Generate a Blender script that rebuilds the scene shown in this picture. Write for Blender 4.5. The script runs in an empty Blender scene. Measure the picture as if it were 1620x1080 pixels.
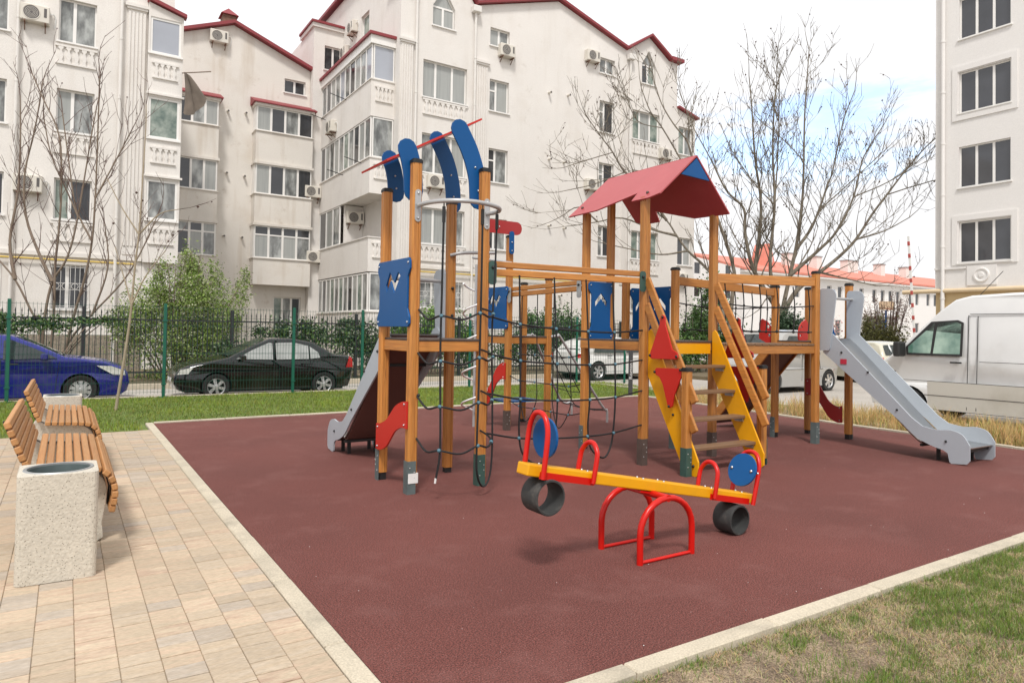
import bpy, bmesh, math, random
import numpy as np
from mathutils import Vector, Matrix
from mathutils.geometry import tessellate_polygon
random.seed(7); rng = np.random.default_rng(11)
SC = bpy.context.scene
COL = SC.collection
R_ = math.radians

# ---------------------------------------------------------------- camera
YAW, PITCH, ROLL = 0.5736078, 0.0215810, 0.0163034
Fw = Vector((math.sin(YAW)*math.cos(PITCH), math.cos(YAW)*math.cos(PITCH), math.sin(PITCH)))
r0 = Vector((math.cos(YAW), -math.sin(YAW), 0)); u0 = r0.cross(Fw)
Rt = r0*math.cos(ROLL)+u0*math.sin(ROLL); Up = -r0*math.sin(ROLL)+u0*math.cos(ROLL)
cd = bpy.data.cameras.new('camera'); cam = bpy.data.objects.new('camera', cd); COL.objects.link(cam)
m = Matrix((Rt, Up, -Fw)).transposed().to_4x4(); m.translation = (0, 0, 1.5); cam.matrix_world = m
cd.sensor_width = 36; cd.lens = 36*1090.675/1620; cd.shift_y = -0.02404
cd.clip_start = 0.05; cd.clip_end = 1500
SC.camera = cam

# ---------------------------------------------------------------- sky and sun
SUN_AZ, SUN_EL = R_(214), R_(56)       # azimuth clockwise from +Y
w = bpy.data.worlds.new('World'); SC.world = w; w.use_nodes = True
nt = w.node_tree; nd = nt.nodes; lk = nt.links; nd.clear()
def N(tree, t, **k):
    n = tree.nodes.new(t)
    for a, b in k.items(): setattr(n, a, b)
    return n
out = N(nt, 'ShaderNodeOutputWorld'); bg = N(nt, 'ShaderNodeBackground'); bg.inputs[1].default_value = 0.12
sky = N(nt, 'ShaderNodeTexSky', sky_type='NISHITA', sun_disc=False)
sky.sun_elevation = SUN_EL; sky.sun_rotation = SUN_AZ
tc = N(nt, 'ShaderNodeTexCoord')
def vdot(vec):
    d = N(nt, 'ShaderNodeVectorMath', operation='DOT_PRODUCT'); d.inputs[1].default_value = vec
    lk.new(tc.outputs['Generated'], d.inputs[0]); return d.outputs['Value']
def mth(op, a, b=None, tree=nt):
    n = N(tree, 'ShaderNodeMath', operation=op)
    for i, x in enumerate((a, b)):
        if x is None: continue
        if isinstance(x, (int, float)): n.inputs[i].default_value = x
        else: tree.links.new(x, n.inputs[i])
    return n.outputs[0]
mp = N(nt, 'ShaderNodeMapping'); mp.inputs['Scale'].default_value = (3, 3, 14)
lk.new(tc.outputs['Generated'], mp.inputs[0])
no = N(nt, 'ShaderNodeTexNoise'); no.inputs['Scale'].default_value = 2.2; no.inputs['Detail'].default_value = 7
no.inputs['Roughness'].default_value = .62
lk.new(mp.outputs[0], no.inputs['Vector'])
# a break in the cloud layer, low over the far roofs
gd = (Fw + Rt*(1215-810)/1090.7 - Up*(232-501)/1090.7).normalized()
side = Vector((gd.y, -gd.x, 0)).normalized()
a = mth('DIVIDE', vdot(side), 0.16); e = mth('DIVIDE', mth('SUBTRACT', vdot((0, 0, 1)), gd.z), 0.055)
rr = mth('ADD', mth('MULTIPLY', a, a), mth('MULTIPLY', e, e))
front = mth('GREATER_THAN', vdot(gd), 0)
rr = mth('ADD', rr, mth('MULTIPLY', mth('SUBTRACT', no.outputs[0], .5), 7.5))
gap = N(nt, 'ShaderNodeMapRange'); gap.interpolation_type = 'SMOOTHSTEP'
lk.new(rr, gap.inputs[0]); gap.inputs[1].default_value = 1.6; gap.inputs[2].default_value = -.2
gapm = mth('MULTIPLY', mth('MULTIPLY', gap.outputs[0], front), .75)
# soft grey unevenness of the cloud deck
n2 = N(nt, 'ShaderNodeTexNoise'); n2.inputs['Scale'].default_value = 1.7; n2.inputs['Detail'].default_value = 4
lk.new(tc.outputs['Generated'], n2.inputs['Vector'])
cr = N(nt, 'ShaderNodeMapRange'); lk.new(n2.outputs[0], cr.inputs[0])
cr.inputs[1].default_value = .3; cr.inputs[2].default_value = .7; cr.inputs[3].default_value = 5.9; cr.inputs[4].default_value = 7.2
cc = N(nt, 'ShaderNodeCombineColor')
lk.new(cr.outputs[0], cc.inputs[0]); lk.new(cr.outputs[0], cc.inputs[1])
lk.new(mth('MULTIPLY', cr.outputs[0], 1.015), cc.inputs[2])
sc_ = N(nt, 'ShaderNodeVectorMath', operation='SCALE'); sc_.inputs['Scale'].default_value = 2.3
lk.new(sky.outputs[0], sc_.inputs[0])
mx = N(nt, 'ShaderNodeMix', data_type='RGBA')
lk.new(gapm, mx.inputs[0]); lk.new(cc.outputs[0], mx.inputs[6]); lk.new(sc_.outputs[0], mx.inputs[7])
lk.new(mx.outputs[2], bg.inputs[0]); lk.new(bg.outputs[0], out.inputs[0])
sl = bpy.data.lights.new('sun', 'SUN'); sl.energy = 2.0; sl.angle = R_(10); sl.color = (1, .965, .92)
sun = bpy.data.objects.new('sun', sl); COL.objects.link(sun)
sd = Vector((math.sin(SUN_AZ)*math.cos(SUN_EL), math.cos(SUN_AZ)*math.cos(SUN_EL), math.sin(SUN_EL)))
sun.rotation_euler = (-sd).to_track_quat('-Z', 'Y').to_euler(); sun.location = sd*60
SC.view_settings.view_transform = 'Standard'; SC.view_settings.look = 'None'
SC.view_settings.gamma = 1; SC.view_settings.use_curve_mapping = False
SC.view_settings.exposure = 0.47

# ---------------------------------------------------------------- materials
MAT = {}
def mat(name, col, rough=.6, var=.12, vscale=3., metal=0., bump=0., bscale=60., stretch=None, rnd=0., spec=.5,
        fine=0., fscale=150., col2=None, coat=0., dirt=None, dscale=1.5, attr=False, specks=None, streak=None, dirt2=None, d2scale=1.):
    """plain procedural surface: base colour, large soft variation, fine grain, per-object variation, bump"""
    M = bpy.data.materials.new(name); M.use_nodes = True; t = M.node_tree; t.nodes.clear(); L = t.links.new
    o = N(t, 'ShaderNodeOutputMaterial'); b = N(t, 'ShaderNodeBsdfPrincipled'); L(b.outputs[0], o.inputs[0])
    b.inputs['Roughness'].default_value = rough; b.inputs['Metallic'].default_value = metal
    b.inputs['Specular IOR Level'].default_value = spec
    if coat: b.inputs['Coat Weight'].default_value = coat; b.inputs['Coat Roughness'].default_value = .08
    tc = N(t, 'ShaderNodeTexCoord'); mpn = N(t, 'ShaderNodeMapping'); L(tc.outputs['Object'], mpn.inputs[0])
    if stretch: mpn.inputs['Scale'].default_value = stretch
    if rnd:   # shift the pattern for each object
        oi = N(t, 'ShaderNodeObjectInfo'); s = N(t, 'ShaderNodeVectorMath', operation='SCALE')
        cx = N(t, 'ShaderNodeCombineXYZ'); 
        for i in range(3): L(oi.outputs['Random'], cx.inputs[i])
        s.inputs['Scale'].default_value = 37.; L(cx.outputs[0], s.inputs[0]); L(s.outputs[0], mpn.inputs['Location'])
    def noise(scale, det=4, r=.55):
        n = N(t, 'ShaderNodeTexNoise'); n.inputs['Scale'].default_value = scale; n.inputs['Detail'].default_value = det
        n.inputs['Roughness'].default_value = r; L(mpn.outputs[0], n.inputs['Vector']); return n.outputs[0]
    if attr:
        ca = N(t, 'ShaderNodeVertexColor'); ca.layer_name = 'Col'; cur = ca.outputs[0]
    else:
        rgb = N(t, 'ShaderNodeRGB'); rgb.outputs[0].default_value = (*col, 1); cur = rgb.outputs[0]
    def mix(fac, A, B, mode='MIX'):
        x = N(t, 'ShaderNodeMix', data_type='RGBA', blend_type=mode)
        for s, v in ((x.inputs[0], fac), (x.inputs[6], A), (x.inputs[7], B)):
            if isinstance(v, (int, float)): s.default_value = v
            elif isinstance(v, tuple): s.default_value = (*v, 1)
            else: L(v, s)
        return x.outputs[2]
    def rmap(v, a, b_, c, d):
        r = N(t, 'ShaderNodeMapRange'); L(v, r.inputs[0])
        for i, q in enumerate((a, b_, c, d)): r.inputs[i+1].default_value = q
        return r.outputs[0]
    if col2: cur = mix(rmap(noise(vscale), .35, .65, 0, 1), cur, col2)
    if var:
        v = N(t, 'ShaderNodeHueSaturation'); L(cur, v.inputs['Color']); L(rmap(noise(vscale, 6), .25, .75, 1-var, 1+var), v.inputs['Value']); cur = v.outputs[0]
    if fine:
        v = N(t, 'ShaderNodeHueSaturation'); L(cur, v.inputs['Color']); L(rmap(noise(fscale, 2), .3, .7, 1-fine, 1+fine), v.inputs['Value']); cur = v.outputs[0]
    if rnd:
        v = N(t, 'ShaderNodeHueSaturation'); L(cur, v.inputs['Color']); L(rmap(oi.outputs['Random'], 0, 1, 1-rnd, 1+rnd), v.inputs['Value']); cur = v.outputs[0]
    if dirt: cur = mix(rmap(noise(dscale, 8, .65), .52, .75, 0, dirt[3]), cur, tuple(dirt[:3]))
    if dirt2: cur = mix(rmap(noise(d2scale, 8, .7), .60, .74, 0, dirt2[3]), cur, tuple(dirt2[:3]))
    if specks:   # small dark or light grains: scale, size, colour, strength
        vo = N(t, 'ShaderNodeTexVoronoi'); vo.inputs['Scale'].default_value = specks[0]; L(mpn.outputs[0], vo.inputs['Vector'])
        cur = mix(rmap(vo.outputs['Distance'], specks[1], specks[1]*.55, 0, specks[3]), cur, specks[2])
    if streak:   # rain streaks running down
        m2 = N(t, 'ShaderNodeMapping'); m2.inputs['Scale'].default_value = (2.1, 2.1, .22); L(tc.outputs['Object'], m2.inputs[0])
        ns = N(t, 'ShaderNodeTexNoise'); ns.inputs['Scale'].default_value = 1.; ns.inputs['Detail'].default_value = 5; L(m2.outputs[0], ns.inputs['Vector'])
        cur = mix(rmap(ns.outputs[0], .54, .72, 0, streak[3]), cur, tuple(streak[:3]))
    L(cur, b.inputs['Base Color'])
    if bump:
        bn = N(t, 'ShaderNodeBump'); bn.inputs['Strength'].default_value = bump; bn.inputs['Distance'].default_value = .01
        L(noise(bscale, 3), bn.inputs['Height']); L(bn.outputs[0], b.inputs['Normal'])
    MAT[name] = M; return M
WOOD = (.55, .235, .05); WOOD2 = (.39, .148, .03)
for ax, st in (('x', (1.2, 22, 22)), ('y', (22, 1.2, 22)), ('z', (22, 22, 1.2))):
    mat('wood_'+ax, WOOD, .45, .2, 1.5, stretch=st, rnd=.15, col2=WOOD2, fine=.16, fscale=4, bump=.12, bscale=5, specks=(1.6, .13, (.17, .055, .015), .75), dirt=(.27, .10, .03, .5), dscale=.8)
mat('wood_worn', (.25, .14, .07), .6, .2, 1.5, stretch=(1.2, 22, 22), col2=(.15, .085, .045), rnd=.1)
mat('slat', (.50, .255, .098), .5, .18, 1.5, stretch=(25, 1.3, 25), rnd=.13, col2=(.40, .185, .065), fine=.1, fscale=5)
mat('blue', (.001, .075, .245), .42, .06, 2, spec=.3); mat('red', (.52, .022, .014), .38, .06, 2, spec=.35)
mat('roof_red', (.40, .055, .06), .4, .06, 2, spec=.6, dirt=(.5, .12, .12, .3), dscale=3); mat('deep_red', (.36, .018, .018), .35, .05, 2)
mat('yellow', (.76, .35, .004), .4, .06, 2, spec=.35, dirt=(.5, .25, .03, .3), dscale=5); mat('grey_board', (.40, .44, .48), .4, .05, 2, fine=.05)
mat('bright_red', (.56, .008, .004), .3, .05, 2, spec=.4); mat('slide_under', (.12, .06, .05), .5, .1, 2)
mat('steel', (.55, .55, .55), .28, .05, 3, metal=1); mat('galv', (.40, .41, .41), .5, .15, 12, metal=.7)
mat('tube_grey', (.42, .42, .42), .4, .06, 3, metal=.3); mat('bracket', (.10, .13, .13), .55, .2, 8)
mat('bracket_green', (.035, .085, .07), .5, .2, 8); mat('bracket_brown', (.085, .06, .05), .55, .2, 8)
mat('rope', (.012, .012, .013), .8, .2, 40); mat('rope_joint', (.07, .17, .22), .5, .1, 10)
mat('black', (.012, .012, .012), .5, .1, 5); mat('rubber_black', (.035, .036, .035), .75, .25, 6, dirt=(.16, .14, .12, .5), dscale=8)
mat('white_plastic', (.75, .75, .73), .4, .03, 3); mat('sticker_red', (.5, .03, .06), .5, .03)
mat('rubber_pad', (.132, .039, .031), .95, .18, .5, fine=.8, fscale=125, bump=.4, bscale=190, dirt=(.22, .095, .082, .45), dscale=1.8, specks=(85, .22, (.36, .18, .16), .6), dirt2=(.09, .032, .028, .3), d2scale=.9)
mat('kerb', (.50, .44, .34), .9, .12, 3, fine=.16, fscale=100, bump=.4, bscale=60, rnd=.06, dirt=(.27, .24, .19, .6), dscale=4)
mat('concrete', (.55, .505, .425), .95, .06, 3, fine=.10, fscale=60, bump=.5, bscale=70, specks=(62, .24, (.17, .145, .11), .8))
mat('pebble_dark', (.2, .17, .13), .9, .3, 40)
for i, c in enumerate(((.48, .38, .27), (.49, .35, .255), (.45, .37, .285), (.50, .405, .29))):
    mat('paver%d' % i, c, .9, .16, 2.5, stretch=(2.2, 12, 6), rnd=.08, fine=.16, fscale=14, bump=.5, bscale=12,
        col2=((.42, .345, .26), (.48, .39, .28), (.41, .35, .285), (.47, .355, .255))[i])
mat('sand', (.33, .25, .16), .95, .2, 4, fine=.3); mat('asphalt', (.40, .37, .33), .95, .12, .6, fine=.25, fscale=60, dirt=(.3, .28, .26, .6), dscale=.5)
mat('soil', (.19, .135, .09), 1., .4, 6, fine=.6, fscale=120, bump=1., bscale=90, col2=(.27, .205, .135), specks=(70, .22, (.42, .34, .25), .7), dirt2=(.10, .075, .05, .6), d2scale=9)
mat('mesh_green', (.006, .055, .038), .5, .08, 3)
mat('lawn', (.12, .16, .035), 1., .3, 2, fine=.4, fscale=80); mat('bed', (.16, .125, .075), 1., .3, 1.5, fine=.4, fscale=50)
mat('grass', (1, 1, 1), .7, 0, attr=True, spec=.2); mat('leaf', (1, 1, 1), .55, 0, attr=True, spec=.3)
mat('plaster', (.745, .71, .67), .9, .05, .45, fine=.06, fscale=30, bump=.2, bscale=50, dirt=(.62, .565, .505, .5), dscale=.6, streak=(.60, .55, .49, .3), dirt2=(.48, .43, .37, .36), d2scale=1.7)
mat('plaster_beige', (.72, .68, .625), .9, .05, .45, fine=.05, fscale=30, bump=.15, bscale=60, dirt=(.56, .48, .39, .5), dscale=.5, streak=(.50, .42, .33, .5), dirt2=(.42, .34, .26, .5), d2scale=1.5)
mat('plaster_clean', (.76, .735, .71), .9, .03, .4, fine=.04, fscale=30, dirt=(.60, .55, .5, .25), dscale=.4)
mat('cream_base', (.62, .46, .25), .9, .05, .5); mat('stone_wall', (.34, .29, .23), .95, .3, 3, fine=.3, fscale=20, col2=(.2, .17, .13))
mat('roof_metal', (.25, .035, .042), .55, .1, 2); mat('roof_tile', (.62, .22, .16), .8, .15, 2)
mat('upvc', (.82, .80, .77), .35, .03, 3); mat('pipe_white', (.72, .69, .65), .5, .05, 3)
mat('gas_yellow', (.70, .50, .12), .5, .05); mat('pipe_cream', (.70, .55, .36), .5, .05)
mat('glass_dark', (.035, .036, .04), .06, .3, 1.2, spec=.8); mat('glass_mid', (.15, .155, .15), .07, .5, 2.2, stretch=(1.6, 1.6, .7), spec=.8, col2=(.30, .31, .30))
mat('glass_curtain', (.44, .45, .43), .12, .3, 1.3, stretch=(11, 11, .35), spec=.7, col2=(.25, .26, .25))
mat('glass_green', (.14, .20, .17), .1, .4, 2.5, spec=.7, col2=(.30, .33, .29))
mat('glass_sky', (.36, .38, .43), .05, .1, .6, spec=1.); mat('glass_car', (.03, .04, .04), .04, .2, 2, spec=.8)
mat('glass_van', (.10, .22, .17), .05, .3, 2.2, spec=.8, col2=(.3, .42, .34))
mat('ac_case', (.66, .62, .55), .5, .06, 3); mat('ac_dark', (.11, .10, .095), .6, .2, 20)
mat('rust', (.17, .09, .06), .8, .3, 8); mat('cloth', (.16, .13, .105), .9, .25, 3)
mat('fence_green', (.006, .105, .065), .4, .08, 3); mat('iron', (.02, .02, .022), .5, .2, 5)
mat('bark', (.21, .16, .12), .95, .2, 6, stretch=(3, 3, .5), bump=.4, bscale=20); mat('bark_red', (.12, .075, .062), .95, .2, 6)
mat('bark_pale', (.34, .28, .20), .9, .2, 6, stretch=(3, 3, .6))
mat('bark_plane', (.13, .105, .08), .95, .25, 5, stretch=(3, 3, .7), col2=(.19, .165, .125))
mat('seed', (.09, .05, .04), .9, .2)
for n_, c_ in (('paint_blue', (.008, .013, .20)), ('paint_black', (.006, .006, .006)), ('paint_white', (.66, .655, .63)), ('paint_silver', (.38, .375, .36)), ('paint_cream', (.58, .55, .44)), ('paint_van', (.70, .70, .69))):
    mat(n_, c_, .22, .05, 2, coat=.6, dirt=(.30, .27, .22, .22 if n_ != 'paint_black' else .1), dscale=1.2)
MAT['paint_black'].node_tree.nodes['Principled BSDF'].inputs['Roughness'].default_value = .1
mat('glass_pane', (.05, .052, .06), .05, .25, .8, spec=.8)
mat('van_dirty', (.53, .505, .45), .55, .07, .8, dirt=(.36, .33, .27, .6), dscale=.8)
mat('glass_car_light', (.36, .37, .36), .05, .25, 2.5, spec=.8); mat('chrome', (.85, .85, .85), .25, .03, 2, metal=.5)
mat('trim', (.02, .02, .02), .6, .1); mat('tyre', (.022, .021, .02), .85, .2, 9); mat('rim', (.62, .62, .62), .3, .08, 4, metal=.7)
mat('lamp', (.75, .75, .70), .08, .05, spec=.9); mat('lamp_red', (.55, .01, .015), .12, .05, spec=.8); mat('lamp_amber', (.75, .30, .02), .15, .05)
mat('plate', (.75, .75, .72), .5, .02); mat('barrier_red', (.42, .07, .06), .5, .05); mat('hoop_board', (.68, .50, .33), .7, .1)
mat('sign_grey', (.055, .058, .062), .5, .06, 3); mat('seat_dark', (.06, .065, .07), .9, .1)
mat('grey_car', (.10, .11, .10), .5, .1)

# ---------------------------------------------------------------- mesh helpers
class MB:
    def __init__(s): s.v = []; s.f = []
    def add(s, v, f):
        n = len(s.v); s.v += [tuple(p) for p in v]; s.f += [tuple(i+n for i in q) for q in f]; return s
    def box(s, x0, x1, y0, y1, z0, z1, c=0):
        if c:   # chamfered along all edges
            P = []; 
            for (X, sx) in ((x0, 1), (x1, -1)):
                for (Y, sy) in ((y0, 1), (y1, -1)):
                    for (Z, sz) in ((z0, 1), (z1, -1)):
                        P += [(X, Y+sy*c, Z+sz*c), (X+sx*c, Y, Z+sz*c), (X+sx*c, Y+sy*c, Z)]
            bm = bmesh.new(); [bm.verts.new(p) for p in P]; r = bmesh.ops.convex_hull(bm, input=bm.verts[:])
            bmesh.ops.dissolve_limit(bm, angle_limit=.02, verts=bm.verts[:], edges=bm.edges[:])
            bm.verts.index_update(); s.add([v.co for v in bm.verts], [[v.index for v in f.verts] for f in bm.faces]); bm.free(); return s
        return s.add([(x, y, z) for x in (x0, x1) for y in (y0, y1) for z in (z0, z1)],
                     [(0, 1, 3, 2), (4, 6, 7, 5), (0, 4, 5, 1), (2, 3, 7, 6), (0, 2, 6, 4), (1, 5, 7, 3)])
    def beam(s, p, q, w, h, up=(0, 0, 1)):
        p, q, up = Vector(p), Vector(q), Vector(up); d = (q-p).normalized(); sd = d.cross(up).normalized(); u = sd.cross(d)
        V = [a+sd*(w/2*i)+u*(h/2*j) for a in (p, q) for i in (-1, 1) for j in (-1, 1)]
        return s.add(V, [(0, 1, 3, 2), (4, 6, 7, 5), (0, 4, 5, 1), (2, 3, 7, 6), (0, 2, 6, 4), (1, 5, 7, 3)])
    def tube(s, pts, r, n=8, cap=True, close=False):
        pts = [Vector(p) for p in pts]; K = len(pts); rs = r if isinstance(r, (list, tuple)) else [r]*K
        V = []; u = None
        for i, p in enumerate(pts):
            if close: d = pts[(i+1) % K]-pts[i-1]
            else: d = pts[min(i+1, K-1)]-pts[max(i-1, 0)]
            d.normalize()
            if u is None:
                u = d.orthogonal().normalized()
            else:
                u = (u-d*u.dot(d)); u = u.normalized() if u.length > 1e-6 else d.orthogonal().normalized()
            w_ = d.cross(u)
            V += [p+(u*math.cos(6.28318*k/n)+w_*math.sin(6.28318*k/n))*rs[i] for k in range(n)]
        Fc = []
        for i in range(K if close else K-1):
            j = (i+1) % K
            Fc += [(i*n+k, i*n+(k+1) % n, j*n+(k+1) % n, j*n+k) for k in range(n)]
        if cap and not close: Fc += [tuple(range(n))[::-1], tuple((K-1)*n+k for k in range(n))]
        return s.add(V, Fc)
    def prism(s, poly, mp, c0, c1, holes=()):
        """poly in (a,b); mp(a,b,c) -> xyz; solid between c0 and c1, holes cut through"""
        loops = [list(poly)]+[list(h) for h in holes]; flat = [p for l in loops for p in l]; n = len(flat)
        tris = tessellate_polygon([[Vector((a, b, 0)) for a, b in l] for l in loops])
        V = [mp(a, b, c0) for a, b in flat]+[mp(a, b, c1) for a, b in flat]
        Fc = [tuple(t) for t in tris]+[tuple(i+n for i in t[::-1]) for t in tris]; o = 0
        for l in loops:
            k = len(l); Fc += [(o+i, o+(i+1) % k, o+(i+1) % k+n, o+i+n) for i in range(k)]; o += k
        return s.add(V, Fc)
    def lathe(s, prof, c, ax='z', n=24):
        V = []; K = len(prof); c = Vector(c)
        for k in range(n):
            a = 6.28318530718*k/n; ca, sa = math.cos(a), math.sin(a)
            for r, h in prof:
                q = {'z': (r*ca, r*sa, h), 'y': (r*ca, h, r*sa), 'x': (h, r*ca, r*sa)}[ax]; V.append(c+Vector(q))
        return s.add(V, [(k*K+i, k*K+i+1, ((k+1) % n)*K+i+1, ((k+1) % n)*K+i) for k in range(n) for i in range(K-1)])
    def sphere(s, c, r, n=8, sc=(1, 1, 1)):
        V = []; K = n//2
        for i in range(K+1):
            t = math.pi*i/K
            V += [(c[0]+r*sc[0]*math.sin(t)*math.cos(6.28318*k/n), c[1]+r*sc[1]*math.sin(t)*math.sin(6.28318*k/n), c[2]+r*sc[2]*math.cos(t)) for k in range(n)]
        return s.add(V, [(i*n+k, i*n+(k+1) % n, (i+1)*n+(k+1) % n, (i+1)*n+k) for i in range(K) for k in range(n)])
XZ = lambda a, b, c: (a, c, b)
YZ = lambda a, b, c: (c, a, b)
XY = lambda a, b, c: (a, b, c)
WL = {}
def mesh(name, mb, m, smooth=0, fix=True):
    me = bpy.data.meshes.new(name); me.from_pydata(mb.v, [], mb.f)
    if fix:
        bm = bmesh.new(); bm.from_mesh(me); bmesh.ops.recalc_face_normals(bm, faces=bm.faces[:]); bm.to_mesh(me); bm.free()
    if smooth:
        me.shade_smooth(); me.set_sharp_from_angle(angle=R_(smooth))
    me.materials.append(MAT[m]); return me
def obj(name, mb, m, parent=None, smooth=0, bevel=0, fix=True, label=None, kind=None):
    """one mesh object; mb is in world coordinates and is shifted to the parent's base"""
    off = WL.get(parent, Vector((0, 0, 0))) if parent else Vector((0, 0, 0))
    if off.length: mb.v = [(a-off.x, b-off.y, c-off.z) for a, b, c in mb.v]
    o = bpy.data.objects.new(name, mesh(name, mb, m, smooth, fix)); COL.objects.link(o)
    if parent: o.parent = parent
    WL[o] = off
    if bevel:
        b = o.modifiers.new('bevel', 'BEVEL'); b.width = bevel; b.segments = 2; b.limit_method = 'ANGLE'; b.angle_limit = R_(40)
    if label: o['label'] = label
    if kind: o['kind'] = kind
    return o
def own(name, mb, m, base, **k):
    """single-mesh thing with its origin at its base"""
    b = Vector(base); mb.v = [(x-b.x, y-b.y, z-b.z) for x, y, z in mb.v]
    o = obj(name, mb, m, None, **k); o.location = b; WL[o] = b; return o
def thing(name, label, cat, base=(0, 0, 0), group=None, rz=0):
    o = bpy.data.objects.new(name, None); COL.objects.link(o); o.location = base; o.rotation_euler[2] = rz
    o.empty_display_size = .2; tag(o, label, cat, group); WL[o] = Vector(base) if not rz else Vector((0, 0, 0)); return o
def tag(o, label, cat, group=None):
    o['label'] = label; o['category'] = cat
    if group: o['group'] = group
    return o
def inst(me, name, parent, loc, rot=(0, 0, 0), sc=(1, 1, 1)):
    o = bpy.data.objects.new(name, me); COL.objects.link(o); o.parent = parent
    o.location = Vector(loc)-WL.get(parent, Vector((0, 0, 0))); o.rotation_euler = rot; o.scale = sc; WL[o] = Vector(loc); return o
def copy_tree(o, parent=None, **k):
    c = o.copy(); COL.objects.link(c); c.parent = parent
    for ch in o.children: copy_tree(ch, c)
    return c
def struct(name, mb, m, **k):
    o = obj(name, mb, m, None, **k); o['kind'] = 'structure'; return o
def arc(cx, cz, r, a0, a1, n=8):
    return [(cx+r*math.cos(R_(a0+(a1-a0)*i/n)), cz+r*math.sin(R_(a0+(a1-a0)*i/n))) for i in range(n+1)]
def rrect(a0, a1, b0, b1, r, n=4):
    return arc(a1-r, b1-r, r, 0, 90, n)+arc(a0+r, b1-r, r, 90, 180, n)+arc(a0+r, b0+r, r, 180, 270, n)+arc(a1-r, b0+r, r, 270, 360, n)
def smooth_path(pts, k=4):
    """Catmull-Rom through points"""
    P = [Vector(p) for p in pts]; P = [P[0]*2-P[1]]+P+[P[-1]*2-P[-2]]; o = []
    for i in range(1, len(P)-2):
        for j in range(k):
            t = j/k; a, b, c, d = P[i-1:i+3]
            o.append(.5*((2*b)+(-a+c)*t+(2*a-5*b+4*c-d)*t*t+(-a+3*b-3*c+d)*t**3))
    o.append(P[-2]); return o
def sp2(pts, k=4, closed=False):
    if closed:
        n = len(pts); q = [pts[-1]]+list(pts)+[pts[0], pts[1]]
        P = [Vector((a, b, 0)) for a, b in q]; o = []
        for i in range(1, n+1):
            for j in range(k):
                t = j/k; a, b, c, d = P[i-1:i+3]
                v = .5*((2*b)+(-a+c)*t+(2*a-5*b+4*c-d)*t*t+(-a+3*b-3*c+d)*t**3); o.append((v.x, v.y))
        return o
    return [(v.x, v.y) for v in smooth_path([(a, b, 0) for a, b in pts], k)]
# ================================================================ the setting
def sheet(name, poly, z, m, th=.06, **k):
    return struct(name, MB().prism(poly, XY, z-th, z), m, **k)
sheet('ground', [(-500, -300), (700, -300), (700, 700), (-500, 700)], -.26, 'asphalt', .1)
sheet('road', [(13.45, -40), (95, -40), (95, 60), (33, 60), (33, 20.3), (-60, 20.3), (-60, 16.72), (13.45, 16.72)], -.16, 'asphalt', .08)
sheet('planting_bed', [(-60, 20.45), (32.6, 20.45), (32.6, 60), (-60, 60)], -.04, 'bed', .2)
sheet('lawn', [(-14, 11.26), (1.05, 11.26), (1.05, 12.0), (11.75, 12.36), (13.2, 11.4), (13.3, 16.5), (-14, 16.5)], -.02, 'lawn', .2)
sheet('dry_bed', [(10.98, 2.2), (13.3, 2.2), (13.3, 11.3), (11.7, 12.3)], -.045, 'soil', .2)
sheet('near_lawn', [(1.0, -6), (13.3, -6), (13.3, 2.16), (10.9, 2.25), (1.0, 2.25)], -.022, 'soil', .2)
sheet('rubber_pad', [(1.166, 2.362), (10.87, 2.362), (11.64, 12.27), (1.166, 11.893)], 0, 'rubber_pad', .1)

def kerb_line(p, q, wdt, z, ln=1.0, name='kerb', h=.2):
    """a row of kerb stones from p to q, lying to the left of the direction p->q"""
    p, q = Vector((*p, 0)), Vector((*q, 0)); d = (q-p); L = d.length; d.normalize(); n = Vector((-d.y, d.x, 0))
    base = MB().prism([tuple((p+n*.01).xy), tuple((q+n*.01).xy), tuple((q+n*(wdt-.01)).xy), tuple((p+n*(wdt-.01)).xy)], XY, z-h, z-.02)
    K = struct(name, base, 'sand'); k = max(1, round(L/ln)); s = L/k
    me = mesh('kerb_stone', MB().box(.003, s-.003, 0, wdt, -h+.01, 0, c=.008), 'kerb')
    for i in range(k):
        a = p+d*(s*i); o = inst(me, 'kerb_stone', K, (a.x, a.y, z+random.uniform(-.003, .003)), (0, 0, math.atan2(d.y, d.x)+random.uniform(-.002, .002)))
    return K
kerb_line((1.163, 2.25), (1.163, 11.99), .105, .008)
kerb_line((1.168, 2.258), (10.95, 2.258), .1, .014)
kerb_line((1.168, 11.899), (11.6, 12.277), .075, .022)
kerb_line((11.655, 12.2), (10.955, 2.3), .07, .022)
kerb_line((-14, 16.51), (13.4, 16.51), .14, .0, 1.5)
kerb_line((-20, 20.31), (32, 20.31), .14, -.02, 2.0)
kerb_line((13.32, 16.5), (13.32, -6), .13, .0, 1.5)

# grit and crumbs lying on the rubber
gt = MB()
for _ in range(130):
    x, y = random.uniform(1.3, 9.5), 2.45+8*random.random()**1.6; gt.sphere((x, y, .002), random.uniform(.0015, .004), 4, (1, random.uniform(.5, 1.2), .5))
go = obj('grit', gt, 'white_plastic', None, fix=False, kind='stuff'); go['label'] = 'pale grit scattered over the rubber surface'
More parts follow.
